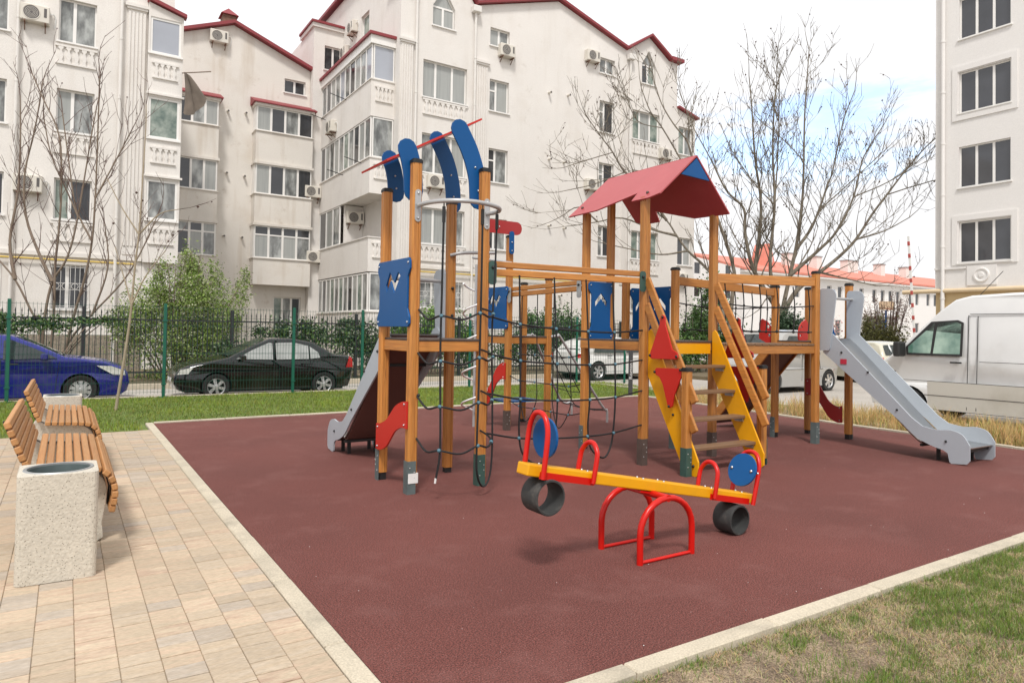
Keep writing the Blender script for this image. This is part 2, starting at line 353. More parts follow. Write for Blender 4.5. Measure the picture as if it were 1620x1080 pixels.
# paving
pv = struct('pavement', MB().box(-2.3, 1.056, 1.2, 11.25, -.12, -.007), 'sand')
cw, gp = .164, .0024
pm = {}
for ln in (.12, .18, .24):
    for k in range(4):
        pm[ln, k] = mesh('paver', MB().box(gp/2, cw-gp/2, gp*1.7, ln-gp*1.7, -.03, 0, c=.003), 'paver%d' % k)
cells = []
for c in range(20):
    x = 1.055-cw*(c+1); y = 1.3-random.uniform(0, .2)
    while y < 11.1:
        ln = random.choice((.12, .12, .12, .18, .24)); 
        if y+ln > 11.24: break
        if y > 1.2: cells.append((x, y, ln, random.choice((0, 0, 1, 2, 3, 3))))
        y += ln
def score(c):
    x, y, ln, k = c; v = Vector((x+.08, y+.06, -1.5)); d = v.dot(Fw)
    if d < .1: return 9e9
    px = 810+1090*v.dot(Rt)/d; py = 501-1090*v.dot(Up)/d
    return v.length if -30 < px < 1650 and py < 1110 else 1e6+v.length
cells.sort(key=score)
for x, y, ln, k in cells[:300]:
    inst(pm[ln, k], 'paver', pv, (x, y, random.uniform(-.0015, .0015)), (random.uniform(-.003, .003), random.uniform(-.003, .003), 0))
rest = [MB() for _ in range(4)]
for x, y, ln, k in cells[300:]:
    rest[k].box(x+gp/2, x+cw-gp/2, y+gp*1.7, y+ln-gp*1.7, -.03, random.uniform(-.0015, .0015))
allp = MB(); mi = []
for k in range(4): allp.add(rest[k].v, rest[k].f); mi += [k]*len(rest[k].f)
ro = obj('paver_field', allp, 'paver0', pv, fix=False, kind='stuff')
for k in range(1, 4): ro.data.materials.append(MAT['paver%d' % k])
ro.data.polygons.foreach_set('material_index', mi)

# ---------------------------------------------------------------- blades and leaves (numpy)
def np_mesh(name, V, T, C, m, kind=None, parent=None):
    me = bpy.data.meshes.new(name); nv, ntr = len(V), len(T)
    me.vertices.add(nv); me.vertices.foreach_set('co', np.ascontiguousarray(V, dtype=np.float32).ravel())
    me.loops.add(ntr*3); me.loops.foreach_set('vertex_index', np.ascontiguousarray(T, dtype=np.int32).ravel())
    me.polygons.add(ntr); me.polygons.foreach_set('loop_start', np.arange(0, ntr*3, 3, dtype=np.int32))
    me.update(calc_edges=True)
    ca = me.color_attributes.new('Col', 'FLOAT_COLOR', 'POINT')
    ca.data.foreach_set('color', np.concatenate([C, np.ones((nv, 1))], 1).astype(np.float32).ravel())
    me.materials.append(MAT[m]); o = bpy.data.objects.new(name, me); COL.objects.link(o)
    if kind: o['kind'] = kind
    if parent: o.parent = parent; 
    WL[o] = Vector((0, 0, 0)); return o
def blades(P, Hh, W, lean, C, tipC):
    """P (n,3) roots, Hh heights, W widths, lean lengths; returns arrays of 5-vertex blades"""
    n = len(P); a = rng.uniform(0, 6.283, n); d = np.stack([np.cos(a), np.sin(a), np.zeros(n)], 1); s = np.stack([-d[:, 1], d[:, 0], d[:, 2]], 1)
    b = rng.uniform(0, 6.283, n); s = np.stack([np.cos(b), np.sin(b), np.zeros(n)], 1)
    z = np.array([0, 0, 1.]); w = W[:, None]; Hc = Hh[:, None]; lc = lean[:, None]
    mid = P+d*lc*.3+z*Hc*.6; tip = P+d*lc+z*Hc
    V = np.stack([P-s*w/2, P+s*w/2, mid+s*w*.38, mid-s*w*.38, tip], 1).reshape(-1, 3)
    base = np.arange(n)[:, None, None]*5; T = (base+np.array([[0, 1, 2], [0, 2, 3], [3, 2, 4]])[None]).reshape(-1, 3)
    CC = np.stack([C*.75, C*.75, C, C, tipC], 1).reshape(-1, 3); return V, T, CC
def vnoise(x, y, s, seed=0):
    """cheap smooth value noise"""
    r = np.random.default_rng(seed).random((64, 64)); X = x/s+100; Y = y/s+100; i = np.floor(X).astype(int); j = np.floor(Y).astype(int)
    fx = X-i; fy = Y-j; fx = fx*fx*(3-2*fx); fy = fy*fy*(3-2*fy); g_ = lambda a, b: r[a % 64, b % 64]
    return (g_(i, j)*(1-fx)+g_(i+1, j)*fx)*(1-fy)+(g_(i, j+1)*(1-fx)+g_(i+1, j+1)*fx)*fy
# near lawn: green clumps, straw and bare soil
n = 170000; x = rng.uniform(1.4, 7.6, n); y = rng.uniform(.75, 2.25, n)
xr_, yr_ = .8*x+.6*y, -.6*x+.8*y; gn = .4*vnoise(xr_, yr_, .31, 1)+.35*vnoise(x*.9-y*.4, y*.9+x*.4, .12, 2)+.25*vnoise(x, y, .05, 12)
bare = .6*vnoise(yr_, xr_, .4, 3)+.4*vnoise(xr_, yr_, .13, 13)+.6*np.exp(-(((x-2.75)/.6)**2+((y-1.98)/.26)**2))-.2*(x-2.5)/2
keep = (bare < .82) | (rng.random(n) < .22); keep &= rng.random(n) < np.clip(.45+gn*.9, 0, 1); x, y, gn = x[keep], y[keep], gn[keep]; n = len(x)
green = rng.random(n) < np.clip((gn-.30)*2.9, .22, .88)
Hb = np.where(green, rng.uniform(.010, .045, n)*(0.45+gn), rng.uniform(.008, .028, n)); ln_ = np.where(green, rng.uniform(.005, .03, n), rng.uniform(.02, .05, n))
Cg = np.stack([rng.uniform(.12, .20, n), rng.uniform(.19, .27, n), rng.uniform(.03, .065, n)], 1)
Cs = np.stack([rng.uniform(.36, .52, n), rng.uniform(.29, .41, n), rng.uniform(.15, .23, n)], 1)
Cb = np.where(green[:, None], Cg, Cs)
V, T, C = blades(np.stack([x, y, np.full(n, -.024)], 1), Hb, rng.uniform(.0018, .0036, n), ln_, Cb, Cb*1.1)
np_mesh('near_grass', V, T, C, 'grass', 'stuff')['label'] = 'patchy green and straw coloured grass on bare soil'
# far lawn
n = 95000; x = rng.uniform(-7, 14, n); y = rng.uniform(11.3, 16.45, n)
k = ~((x > .98) & (y < 12.02+(x-1.1)*.0363)) & ~((x > 11.6) & (y < 12.4)); x, y = x[k], y[k]; n = len(x); gn = .6*vnoise(x, y, .9, 5)+.4*vnoise(x, y, .25, 6)
Cg = np.stack([.115+.12*gn+rng.uniform(-.03, .06, n), .185+.13*gn+rng.uniform(-.05, .04, n), np.full(n, .04)], 1)
Hg = rng.uniform(.02, .075, n)*(.6+.7*gn)
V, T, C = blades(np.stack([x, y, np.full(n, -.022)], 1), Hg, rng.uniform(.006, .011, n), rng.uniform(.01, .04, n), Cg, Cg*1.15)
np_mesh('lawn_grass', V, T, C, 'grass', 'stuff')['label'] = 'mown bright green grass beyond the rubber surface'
# dry ornamental grass along the right edge
n = 42000; x = rng.uniform(11.0, 13.25, n); y = rng.uniform(2.3, 11.2, n); k = (x > 10.98+(y-2.3)*.0707+.06); x, y = x[k], y[k]
tf = vnoise(x, y, .35, 9); k = rng.random(len(x)) < np.clip((tf-.25)*1.8, .1, 1); x, y, tf = x[k], y[k], tf[k]; n = len(x)
gr = rng.random(n) < .13*vnoise(x, y, .8, 4)*2
Cd = np.where(gr[:, None], np.stack([rng.uniform(.14, .22, n), rng.uniform(.20, .27, n), np.full(n, .05)], 1), np.stack([rng.uniform(.46, .66, n), rng.uniform(.33, .46, n), rng.uniform(.13, .21, n)], 1))
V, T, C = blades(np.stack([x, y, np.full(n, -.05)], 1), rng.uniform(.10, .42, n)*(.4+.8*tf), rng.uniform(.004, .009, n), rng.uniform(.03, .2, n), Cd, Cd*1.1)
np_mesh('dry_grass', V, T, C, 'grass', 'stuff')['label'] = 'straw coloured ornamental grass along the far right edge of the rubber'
def leaves(clumps, n, size, cols, flat=.0, seed=1):
    """clumps: (x,y,z,rx,ry,rz); n leaves spread through them, two-triangle leaf blades with random facing"""
    g = np.random.default_rng(seed); cl = np.array(clumps, float); wv = cl[:, 3]*cl[:, 4]*cl[:, 5]; wv = wv**.8; i = g.choice(len(cl), n, p=wv/wv.sum())
    d = g.normal(size=(n, 3)); d /= np.linalg.norm(d, axis=1)[:, None]; rad = g.random(n)**.42*(1+.25*g.normal(size=n))
    P = cl[i, :3]+d*rad[:, None]*cl[i, 3:]
    a = g.normal(size=(n, 3)); a /= np.linalg.norm(a, axis=1)[:, None]; b = np.cross(a, g.normal(size=(n, 3))); b /= np.linalg.norm(b, axis=1)[:, None]
    s = size*g.uniform(.6, 1.4, n)[:, None]
    V = np.stack([P-a*s, P+b*s*.45, P+a*s, P-b*s*.45], 1).reshape(-1, 3)
    T = (np.arange(n)[:, None, None]*4+np.array([[0, 1, 2], [0, 2, 3]])[None]).reshape(-1, 3)
    cs = np.array(cols); c = cs[g.integers(0, len(cs), n)]*g.uniform(.75, 1.25, (n, 1)); return V, T, np.repeat(c, 4, 0)
# ================================================================ the play structure (one connected thing)
PS = thing('play_structure', 'wooden climbing structure with towers, nets, red gable roof and two grey slides', 'playground', (6.2, 6.4, 0))
PW = .094
BOLT = {}
def bolts(pts, r, m, parent, n=8):
    me = BOLT.get((r, m)) or BOLT.setdefault((r, m), mesh('bolt', MB().sphere((0, 0, 0), r, n), m, 60))
    for p in pts: inst(me, 'bolt', parent, p)
def post(x, y, z1, z0=0., cap=True, br=None, side='-y', foot=True):
    """square timber post with planed corners, steel shoe at the foot and a black cap"""
    h = PW/2; b = h-.016; zb = z0+(.0 if not foot else (.075 if br else .055))
    g, q = .0045, .006; e = .012   # planed corners and a glue-line groove on every face
    oct_ = [(x-h, y-b), (x-b, y-h), (x+e-g, y-h), (x+e, y-h+q), (x+e+g, y-h), (x+b, y-h), (x+h, y-b), (x+h, y-e-g), (x+h-q, y-e), (x+h, y-e+g), (x+h, y+b), (x+b, y+h), (x+e+g, y+h), (x+e, y+h-q), (x+e-g, y+h), (x-b, y+h), (x-h, y+b), (x-h, y+e+g), (x-h+q, y+e), (x-h, y+e-g)]
    o = obj('post', MB().prism(oct_, XY, zb, z1), 'wood_z', PS)
    if foot: obj('foot', MB().box(x-.034, x+.034, y-.034, y+.034, z0-.02, zb+.01), 'black', o)
    if br:
        dx, dy = {'-y': (0, -1), '-x': (-1, 0), '+x': (1, 0)}[side]; cx, cy = x+dx*(h+.005), y+dy*(h+.005)
        wx, wy = (.040, .005) if dy else (.005, .040)
        m_ = MB().box(cx-wx, cx+wx, cy-wy, cy+wy, z0-.01, z0+.30, c=.002)
        if dy: m_ = MB().prism([(x-h-.006, y+b), (x-h-.011, y+b), (x-h-.011, y-h-.010), (x+.026, y-h-.010), (x+.026, y-h-.004), (x-h-.005, y-h-.004)], XY, z0-.01, z0+.30)
        bo = obj('bracket', m_, br, o); cx -= .012 if dy else 0
        bolts([(cx+dx*.006+(t if dy else 0), cy+dy*.006+(t if dx else 0), z0+zz) for zz, t in ((.24, -.022), (.15, .022), (.10, -.022), (.2, .022))], .007, 'steel', o, 6)
    if cap: obj('cap', MB().prism(rrect(x-.051, x+.051, y-.051, y+.051, .014, 2), XY, z1-.012, z1+.016).prism(rrect(x-.042, x+.042, y-.042, y+.042, .012, 2), XY, z1+.016, z1+.028), 'black', o)
    return o
def plank(name, p, q, w, h, m, parent=PS, bevel=.006, label=None): return obj(name, MB().beam(p, q, w, h), m, parent, bevel=bevel, label=label)
AX0, AX1, AY0, AY1 = 2.70, 3.44, 5.86, 6.55
BX0, BX1, BY0, BY1 = 5.60, 6.77, 5.86, 7.05
HX0, HX1, HY0, HY1 = 8.90, 9.72, 5.86, 6.52
CX0, CX1, CY0, CY1 = 5.69, 6.44, 8.90, 9.60
post(AX0, AY0, 3.06, br='bracket'); post(AX1, AY0, 3.08, br='bracket_green'); post(AX0, AY1, 2.90, br='bracket', side='-x'); post(AX1, AY1, 2.86)
obj('tape', MB().prism(rrect(AX0-.052, AX0+.052, AY0-.062, AY0+.052, .01, 2), XY, .10, .19), 'white_plastic', PS)
post(BX0, BY0, 3.08, cap=False, br='bracket_brown'); post(BX1, BY0, 3.08, cap=False, br='bracket_brown'); post(BX0+.1, BY1, 3.06, cap=False, br='bracket', side='-x'); post(BX1, BY1, 3.06, cap=False)
post(BX1, 6.5, 2.36, br='bracket')
post(6.12, BY1, 3.5, z0=1.40, cap=False, foot=False); post(6.40, BY1, 2.20, z0=1.40, foot=False)
post(HX0, HY0, 2.40, br='bracket'); post(HX1, HY0, 2.27, br='bracket', side='+x'); post(HX0, HY1, 2.23, br='bracket', side='-x'); post(HX1, HY1, 2.24)
post(CX0, CY0, 2.95, br='bracket_brown'); post(CX1, CY0, 2.34, br='bracket_brown', side='+x'); post(CX0, CY1, 2.9); post(CX1, CY1, 2.3)
L1 = post(5.575, 5.17, 1.12, br='bracket_green'); post(6.86, 5.2, 1.13, br='bracket_green', side='+x')
# decks: boards on side beams
def deck(x0, x1, y0, y1, z, parent=PS):
    e = PW/2
    for a, b in (((x0+e, y0), (x1-e, y0)), ((x0+e, y1), (x1-e, y1))): plank('deck_beam', (*a, z-.055), (*b, z-.055), .045, .1, 'wood_x')
    for a, b in (((x0, y0+e), (x0, y1-e)), ((x1, y0+e), (x1, y1-e))): plank('deck_beam', (*a, z-.055), (*b, z-.055), .045, .1, 'wood_y')
    obj('deck', MB().box(x0-.01, x1+.01, y0-.03, y1+.03, z-.004, z+.018), 'bracket_brown', PS, bevel=.004)
deck(AX0, AX1, AY0, AY1, 1.405); deck(BX0, BX1, BY0, BY1, 1.41); deck(HX0, HX1, HY0, HY1, 1.42); deck(CX0, CX1, CY0, CY1, 1.42)
# bridge B-H: planks between two bearers
for y in (BY0, 6.5): plank('bridge_beam', (BX1+.05, y, 1.315), (HX0-.05, y, 1.315), .045, .11, 'wood_x')
nb = 14
for i in range(nb):
    x = BX1+.06+(HX0-BX1-.12)*(i+.5)/nb
    obj('bridge_plank', MB().box(x-.066, x+.066, BY0-.03, 6.53, 1.371, 1.40), 'wood_worn', PS, bevel=.004)
# handrails
def rail(p, q, m='wood_x', two=True, gap=.05, w=.045):
    p, q = Vector(p), Vector(q)
    o = obj('rail', MB().beam(p, q, w, .078), m, PS, bevel=.006)
    if two: obj('groove', MB().beam(p+Vector((0, 0, -.078+.03)), q+Vector((0, 0, -.048)), w*.7, .024), m, o)
    return o
def rail2(p, q, ax):   # twin-board rail
    for dz in (.045, -.035): obj('rail', MB().beam(Vector(p)+Vector((0, 0, dz)), Vector(q)+Vector((0, 0, dz)), .05, .068 if dz < 0 else .06), 'wood_'+ax, PS, bevel=.007)
rail2((AX1+.05, AY0-.02, 2.12), (BX0-.06, BY0-.02, 2.14), 'x')
rail2((CX0+.0, CY0-.05, 2.10), (BX0+.1, BY1+.06, 2.12), 'y')
plank('rail', (BX1+.05, BY0, 2.21), (HX0-.05, HY0, 2.27), .05, .12, 'wood_x'); plank('rail', (BX1+.05, 6.5, 2.21), (HX0-.05, HY1, 2.15), .05, .11, 'wood_x')
# rail joints: folded steel ears
def ear(p, ax, m):
    poly = rrect(-.045, .045, -.16, .075, .03, 3)
    mp_ = (lambda a, b, c: (p[0]+a, p[1]+c, p[2]+b)) if ax == 'x' else (lambda a, b, c: (p[0]+c, p[1]+a, p[2]+b))
    o = obj('rail_bracket', MB().prism(poly, mp_, -.006, .0), m, PS); bolts([mp_(.0, .01, -.012)], .018, 'black', o)
ear((AX1+.075, AY0-.052, 2.12), 'x', 'bracket_green'); ear((BX0-.075, BY0-.052, 2.14), 'x', 'bracket_green'); ear((CX0-.05, CY0-.09, 2.1), 'y', 'galv'); ear((BX0+.045, BY1+.075, 2.12), 'y', 'galv')
# blue guard panels with a cut-out
def guard(mp_, a0, a1, z0, z1, cut, parent=PS):
    a = a1-a0; W = .05
    out_ = [(a0-W, z0+.03), (a0-W+.03, z0), (a1+W-.03, z0), (a1+W, z0+.03), (a1+W, z0+.09), (a1, z0+.17), (a1, z1-.17), (a1+W, z1-.1), (a1+W, z1-.03), (a1+W-.03, z1), (a0-W+.03, z1), (a0-W, z1-.03), (a0-W, z1-.1), (a0, z1-.17), (a0, z0+.17), (a0-W, z0+.09)]
    c = (a0+a1)/2; zc = z1-.22
    if cut == 'arrow': hole = [(-.13, -.04), (0, .075), (.13, -.04), (.13, -.11), (0, .0), (-.13, -.11)]
    else: hole = [(-.17, .06), (-.12, .10), (-.03, .0), (.08, .11), (.17, -.02), (.15, -.09), (.06, .02), (-.03, -.10)]
    s = min(1, a/.42)
    o = obj('guard_panel', MB().prism(out_, mp_, -.009, .009, [[(c+p*s, zc+q) for p, q in hole]]), 'blue', parent, bevel=.003)
    bolts([mp_(u_, v_, sgn*.011) for u_ in (a0-W+.035, a1+W-.035) for v_ in (z0+.045, z1-.045) for sgn in (-1, 1)], .011, 'steel', o); return o
guard(lambda a, b, c: (AX0-.06+c, a, b), AY0+.0, AY1-.02, 1.53, 2.17, 'wave')
guard(lambda a, b, c: (CX0-.06+c, a, b), CY0-.02, CY1-.06, 1.54, 2.19, 'wave')
guard(lambda a, b, c: (a, BY1-.065+c, b), 5.74, 6.06, 1.42, 2.17, 'arrow')
guard(lambda a, b, c: (BX1-.0+c, a, b), 6.60, 6.96, 1.43, 2.14, 'arrow')
guard(lambda a, b, c: (a, BY1-.065+c, b), 6.47, 6.72, 1.43, 2.12, 'arrow')
guard(lambda a, b, c: (HX0+.12+a, HY0+.1+c, b), .22, .46, 1.45, 2.2, 'arrow')
# red wave panels low between two posts
def wave(mp_, a0, z0, a1, z1, m='red', h=.25):
    da, dz = a1-a0, z1-z0; t = [0, .15, .35, .5, .65, .85, 1]; sh = [0, .0, .18, .5, .82, 1.0, 1.0]
    top = [(a0+da*i, z0+dz*j+h*(.5+.06*math.sin(6.28*i))) for i, j in zip(t, sh)]; bot = [(a0+da*i, z0+dz*j-h*.5) for i, j in zip(t, sh)]
    o = obj('wave_panel', MB().prism(sp2(top, 4)+sp2(bot, 4)[::-1], mp_, -.009, .009), m, PS)
    bolts([mp_(u_, v_, -.011) for u_, v_ in ((a0+da*.06, z0+h*.38), (a0+da*.06, z0-h*.38), (a0+da*.94, z1+h*.38), (a0+da*.94, z1-h*.38))], .011, 'steel', o)
wave(lambda a, b, c: (AX0-.06+c, a, b), AY1+.0, .44, AY0-.03, .72)
wave(lambda a, b, c: (CX0-.06+c, a, b), CY1, .40, CY0-.02, .90)
wave(lambda a, b, c: (HX1-.06+c, a, b), HY1, .72, HY0+.06, .36, 'deep_red')
obj('seat_board', MB().box(CX0+.05, CX1-.05, CY0+.1, CY1-.06, .40, .425), 'blue', PS, bevel=.004)
# red discs with holes at the back of the far tower
for mp_, a0 in ((lambda a, b, c: (a, HY1-.065+c, b), HX0+.46), (lambda a, b, c: (HX0-.0+c, 6.66+a, b), -.10)):
    sg = 1; body = arc(a0+.24, 1.44, .24, 90, 180, 8)+[(a0+.24, 1.44)] if False else [(a0+.24*1.0, 1.46), (a0+.24, 1.70), (a0+.19, 1.76)]+[(a0+.1, 1.72), (a0+.03, 1.64), (a0, 1.55), (a0+.01, 1.46), (a0+.04, 1.40), (a0+.12, 1.40)]
    obj('climbing_disc', MB().prism(body, mp_, -.009, .009, [[(p, q) for p, q in arc(a0+.08, 1.64, .025, 0, 330, 8)], [(p, q) for p, q in arc(a0+.06, 1.51, .025, 0, 330, 8)]]), 'red', PS)
# back ramp of the far tower
obj('ramp', MB().beam((9.31, 6.60, 1.36), (9.31, 7.75, .06), .66, .03), 'slide_under', PS)
for x in (8.96, 9.66): plank('ramp_side', (x, 6.60, 1.40), (x, 7.80, .05), .04, .13, 'wood_y')
# curved blue boards and the sloping red sheet above the left tower
def banana(pts, wd, y):
    P = [Vector((a, 0, b)) for a, b in sp2(pts, 5)]; Lf, Rg = [], []
    for i, p in enumerate(P):
        d = (P[min(i+1, len(P)-1)]-P[max(i-1, 0)]).normalized(); n_ = Vector((-d.z, 0, d.x)); Lf.append(p+n_*wd/2); Rg.append(p-n_*wd/2)
    def cap_(c, f, k=6):
        d = f.normalized(); n_ = Vector((-d.z, 0, d.x)); return [c+(n_*math.cos(math.pi*i/k)+d*math.sin(math.pi*i/k))*wd/2 for i in range(1, k)]
    loop = Lf+cap_(P[-1], P[-1]-P[-2])+Rg[::-1]+[c for c in [P[0]+( -((P[1]-P[0]).normalized())*math.sin(math.pi*i/6)*wd/2 + Vector((-(P[1]-P[0]).normalized().z, 0, (P[1]-P[0]).normalized().x))*(-math.cos(math.pi*i/6))*wd/2) for i in range(1, 6)]]
    o = obj('arched_board', MB().prism([(p.x, p.z) for p in loop], XZ, y-.009, y+.009), 'blue', PS)
    bolts([(P[2].x, y-.011, P[2].z), (P[7].x, y-.011, P[7].z)], .012, 'steel', o)
banana([(3.40, 2.80), (3.38, 3.02), (3.30, 3.26), (3.18, 3.47)], .19, AY0+.057)
banana([(2.70, 2.80), (2.69, 2.95), (2.665, 3.08), (2.63, 3.19)], .19, AY0+.057)
banana([(2.82, 2.90), (2.81, 3.03), (2.785, 3.15), (2.745, 3.25)], .175, AY1+.057)
banana([(3.49, 2.86), (3.47, 3.08), (3.40, 3.32), (3.28, 3.54)], .175, AY1+.057)
sh = MB(); n_ = Vector((-.5, 0, .866))
for yy in (AY0-.02,): pass
A_, B_ = Vector((2.44, 0, 3.05)), Vector((3.44, 0, 3.61))
obj('roof_sheet', MB().prism([(A_.x, A_.z), (B_.x, B_.z), (B_.x-.008, B_.z+.016), (A_.x-.008, A_.z+.016)], XZ, AY0+.07, AY1+.03), 'red', PS)
# red board on the back tower with its blue tongue
obj('crest_board', MB().prism(rrect(5.20, 5.86, 2.98, 3.18, .095, 6), XZ, CY0-.07, CY0-.052), 'deep_red', PS)
obj('crest_tongue', MB().prism(rrect(5.63, 5.71, 2.68, 3.03, .038, 6), XZ, CY0-.092, CY0-.072), 'blue', PS); bolts([(5.45, CY0-.075, 3.08), (5.67, CY0-.095, 2.86), (5.67, CY0-.095, 2.73)], .012, 'steel', PS)
# gable roof
RO = obj('roof', MB().beam((6.165, 5.62, 3.585), (6.165, 7.14, 3.585), .03, .03), 'deep_red', PS)
for sx in (-1, 1):
    # board outline: a runs along the slope (0 at the ridge), b along the depth; the eave is notched
    pr_ = [(0, 5.60), (.78, 5.60), (.84, 5.74), (.84, 6.02), (.66, 6.06), (.88, 6.62), (.90, 7.16), (0, 7.16)]
    if sx > 0: pr_ = [(a*.95, 12.76-b) for a, b in pr_]
    sl_ = math.atan2(.58, .66) if sx < 0 else math.atan2(.64, .60); cs, sn = math.cos(sl_), math.sin(sl_)
    mp_ = lambda a, b, c, sx=sx: (6.165+sx*(a*cs+c*sn*1.0), b, 3.60-a*sn+c*cs)
    o = obj('roof_panel', MB().prism(pr_, mp_, -.008, .008), 'roof_red', RO)
    bolts([mp_(.72, 5.84, .014), mp_(.74, 7.02, .014)], .02, 'bracket_brown', RO)
obj('gable_board', MB().prism([(6.165-.25, 3.35), (6.165+.22, 3.33), (6.165, 3.57)], XZ, 5.60, 5.618), 'blue', RO)
# slides
def slide(name, mp_, zt, L, W, m_under):
    """mp_(s, z, t): s runs outward from the deck edge, t across"""
    S = obj('slide', MB(), 'steel', PS) if False else None
    out_ = sp2([(-.02, zt+.06), (.05, zt+.12), (.14, zt+.11)], 3)+[(1.20, .50)]+sp2([(1.33, .41), (1.5, .385), (1.65, .40), (1.78, .36), (1.86, .24)], 3)+[(1.86, .06), (1.83, .02), (1.66, .0), (1.64, .02), (1.62, .12)]+sp2([(1.57, .15), (1.42, .19), (1.25, .27), (1.08, .42)], 3)+[(.0, zt-.15)]
    k = L/1.86; out_ = [(a*k, b) for a, b in out_]
    chute = sp2([(.0, zt+.01), (.1*k, zt-.03), (1.15*k, .34), (1.36*k, .235), (1.6*k, .215), (1.84*k, .205)], 4)
    cm = MB(); V = []; 
    for a, b in chute: V += [mp_(a, b, -W/2), mp_(a, b, W/2), mp_(a, b-.012, W/2), mp_(a, b-.012, -W/2)]
    cm.add(V, [(i*4+j, i*4+(j+1) % 4, i*4+4+(j+1) % 4, i*4+4+j) for i in range(len(chute)-1) for j in range(4)]+[(0, 1, 2, 3), tuple(range(len(V)-4, len(V)))])
    S = obj('slide', cm, 'steel', PS, smooth=40)
    V = []; um = MB()
    for a, b in chute[1:-1]: V += [mp_(a, b-.02, -W/2+.02), mp_(a, b-.02, W/2-.02), mp_(a, b-.035, W/2-.02), mp_(a, b-.035, -W/2+.02)]
    um.add(V, [(i*4+j, i*4+(j+1) % 4, i*4+4+(j+1) % 4, i*4+4+j) for i in range(len(chute)-3) for j in range(4)]+[(0, 1, 2, 3), tuple(range(len(V)-4, len(V)))])
    obj('underside', um, m_under, S)
    for f_ in (.25, .5, .75, .97):
        a, b = chute[int(f_*(len(chute)-1))]; obj('cross_bar', MB().beam(mp_(a, b-.05, -W/2), mp_(a, b-.05, W/2), .03, .03), 'black', S)
    for t in (-1, 1):
        o = obj('side_panel', MB().prism(out_, lambda a, b, c, t=t: mp_(a, b, t*(W/2+.011)+c), -.0095, .0095), 'grey_board', S, bevel=.003)
        bolts([mp_(a*k, b, s_*(W/2+.023)) for a, b in ((.27, zt-.14), (.64, .86+.18), (1.02, .55+.03), (1.6, .26)) for s_ in (t,)], .016, 'black', o)
        cp = obj('guard_wing', MB().prism([(-.06, zt-.12), (-.06, zt+.70), (-.045, zt+.735), (-.02, zt+.75)]+sp2([(.10, zt+.745), (.16, zt+.725), (.195, zt+.67), (.195, zt+.60)], 3)+[(.13, zt+.05), (.11, zt-.09), (.09, zt-.12)], lambda a, b, c, t=t: mp_(a, b, t*(W/2+.032)+c), -.0095, .0095), 'grey_board', S)
    for a in (1.45*k, 1.66*k):
        for t in (-1, 1): obj('foot', MB().beam(mp_(a, .0, t*W*.3), mp_(a, .2, t*W*.3), .035, .035, (1, 0, 0) if abs(mp_(1, 0, 0)[0]-mp_(0, 0, 0)[0]) < .5 else (0, 1, 0)), 'black', S)
    obj('grip_bar', MB().tube([mp_(.02, zt+.62, -W/2-.03), mp_(.02, zt+.62, W/2+.03)], .02, 10), 'tube_grey', S, smooth=50)
    return S
SL1 = slide('a', lambda s, z, t: (3.07+t, AY1+.07+s, z), 1.41, 1.86, .56, 'slide_under')
SL2 = slide('b', lambda s, z, t: (9.31+t, HY0-.07-s, z), 1.43, 1.88, .62, 'slide_under')
obj('warning_sticker', MB().box(8.972, 8.976, 5.44, 5.53, 1.13, 1.20), 'sticker_red', SL2)
# stairs
ST = obj('stairs', MB().box(5.66, 6.66, 5.80, 5.815, 1.27, 1.39), 'yellow', PS)
for x, dx in ((5.625, -1), (6.70, 1)):
    pol = [(5.80, 1.02), (5.80, 1.53), (5.765, 1.56), (5.73, 1.53), (5.04, .16), (5.04, .03), (5.07, .0), (5.22, .0)]
    o = obj('stringer', MB().prism([(a, b) for a, b in pol], lambda a, b, c, x=x: (x+c, a, b), -.011, .011), 'yellow', ST, bevel=.003)
    bolts([(x+dx*.014, 5.40, .62), (x+dx*.014, 5.62, 1.05), (x+dx*.014, 5.10, .11)] + [(x-dx*.014, 5.10, .11)], .016, 'black', o)
for z in (1.14, .855, .57, .285):
    y = 5.05+(z-.09)*.518
    o = obj('tread', MB().box(5.64, 6.69, y-.005, y+.165, z-.035, z), 'wood_worn', ST, bevel=.006)
    for xc in (5.637, 6.665): obj('cleat', MB().box(xc, xc+.023, y+.02, y+.13, z-.075, z-.036), 'galv', o)
for x, up in ((5.585, 0), (6.755, 0)):
    y_ = 5.80 if x < 6 else 5.80
    for zt, zb in ((2.13, .78), (1.84, .47)):
        plank('handrail', (x, 5.80, zt), (x, 5.06, zb), .036, .095, 'wood_y', ST, bevel=.012)
tri1 = [(5.50, 1.715), (5.465, 1.69), (5.46, 1.60), (5.355, 1.335), (5.28, 1.30), (5.27, 1.25), (5.30, 1.23), (5.67, 1.222), (5.705, 1.25), (5.545, 1.61), (5.535, 1.69)]
tri2 = [(5.205, 1.135), (5.59, 1.125), (5.62, 1.09), (5.595, 1.045), (5.545, 1.03), (5.49, .95), (5.415, .73), (5.38, .695), (5.345, .72), (5.32, .83), (5.225, 1.03)]
for x in (5.545, 6.80):
    for t_ in (tri1, tri2):
        o = obj('triangle_panel', MB().prism(t_, lambda a, b, c, x=x: (x+c, a, b), -.009, .009), 'red' if x < 6 else 'deep_red', ST, bevel=.003)
        ii = (0, 5, 8) if t_ is tri1 else (0, 2, 7)
        bolts([(x-.012, t_[i][0]*.92+.08*5.48, t_[i][1]*.92+.08*(1.38 if t_ is tri1 else .95)) for i in ii], .016, 'black', o)
plank('rail', (5.60+.05, BY0-.0, 2.24), (5.66, BY0, 2.24), .04, .08, 'wood_x')
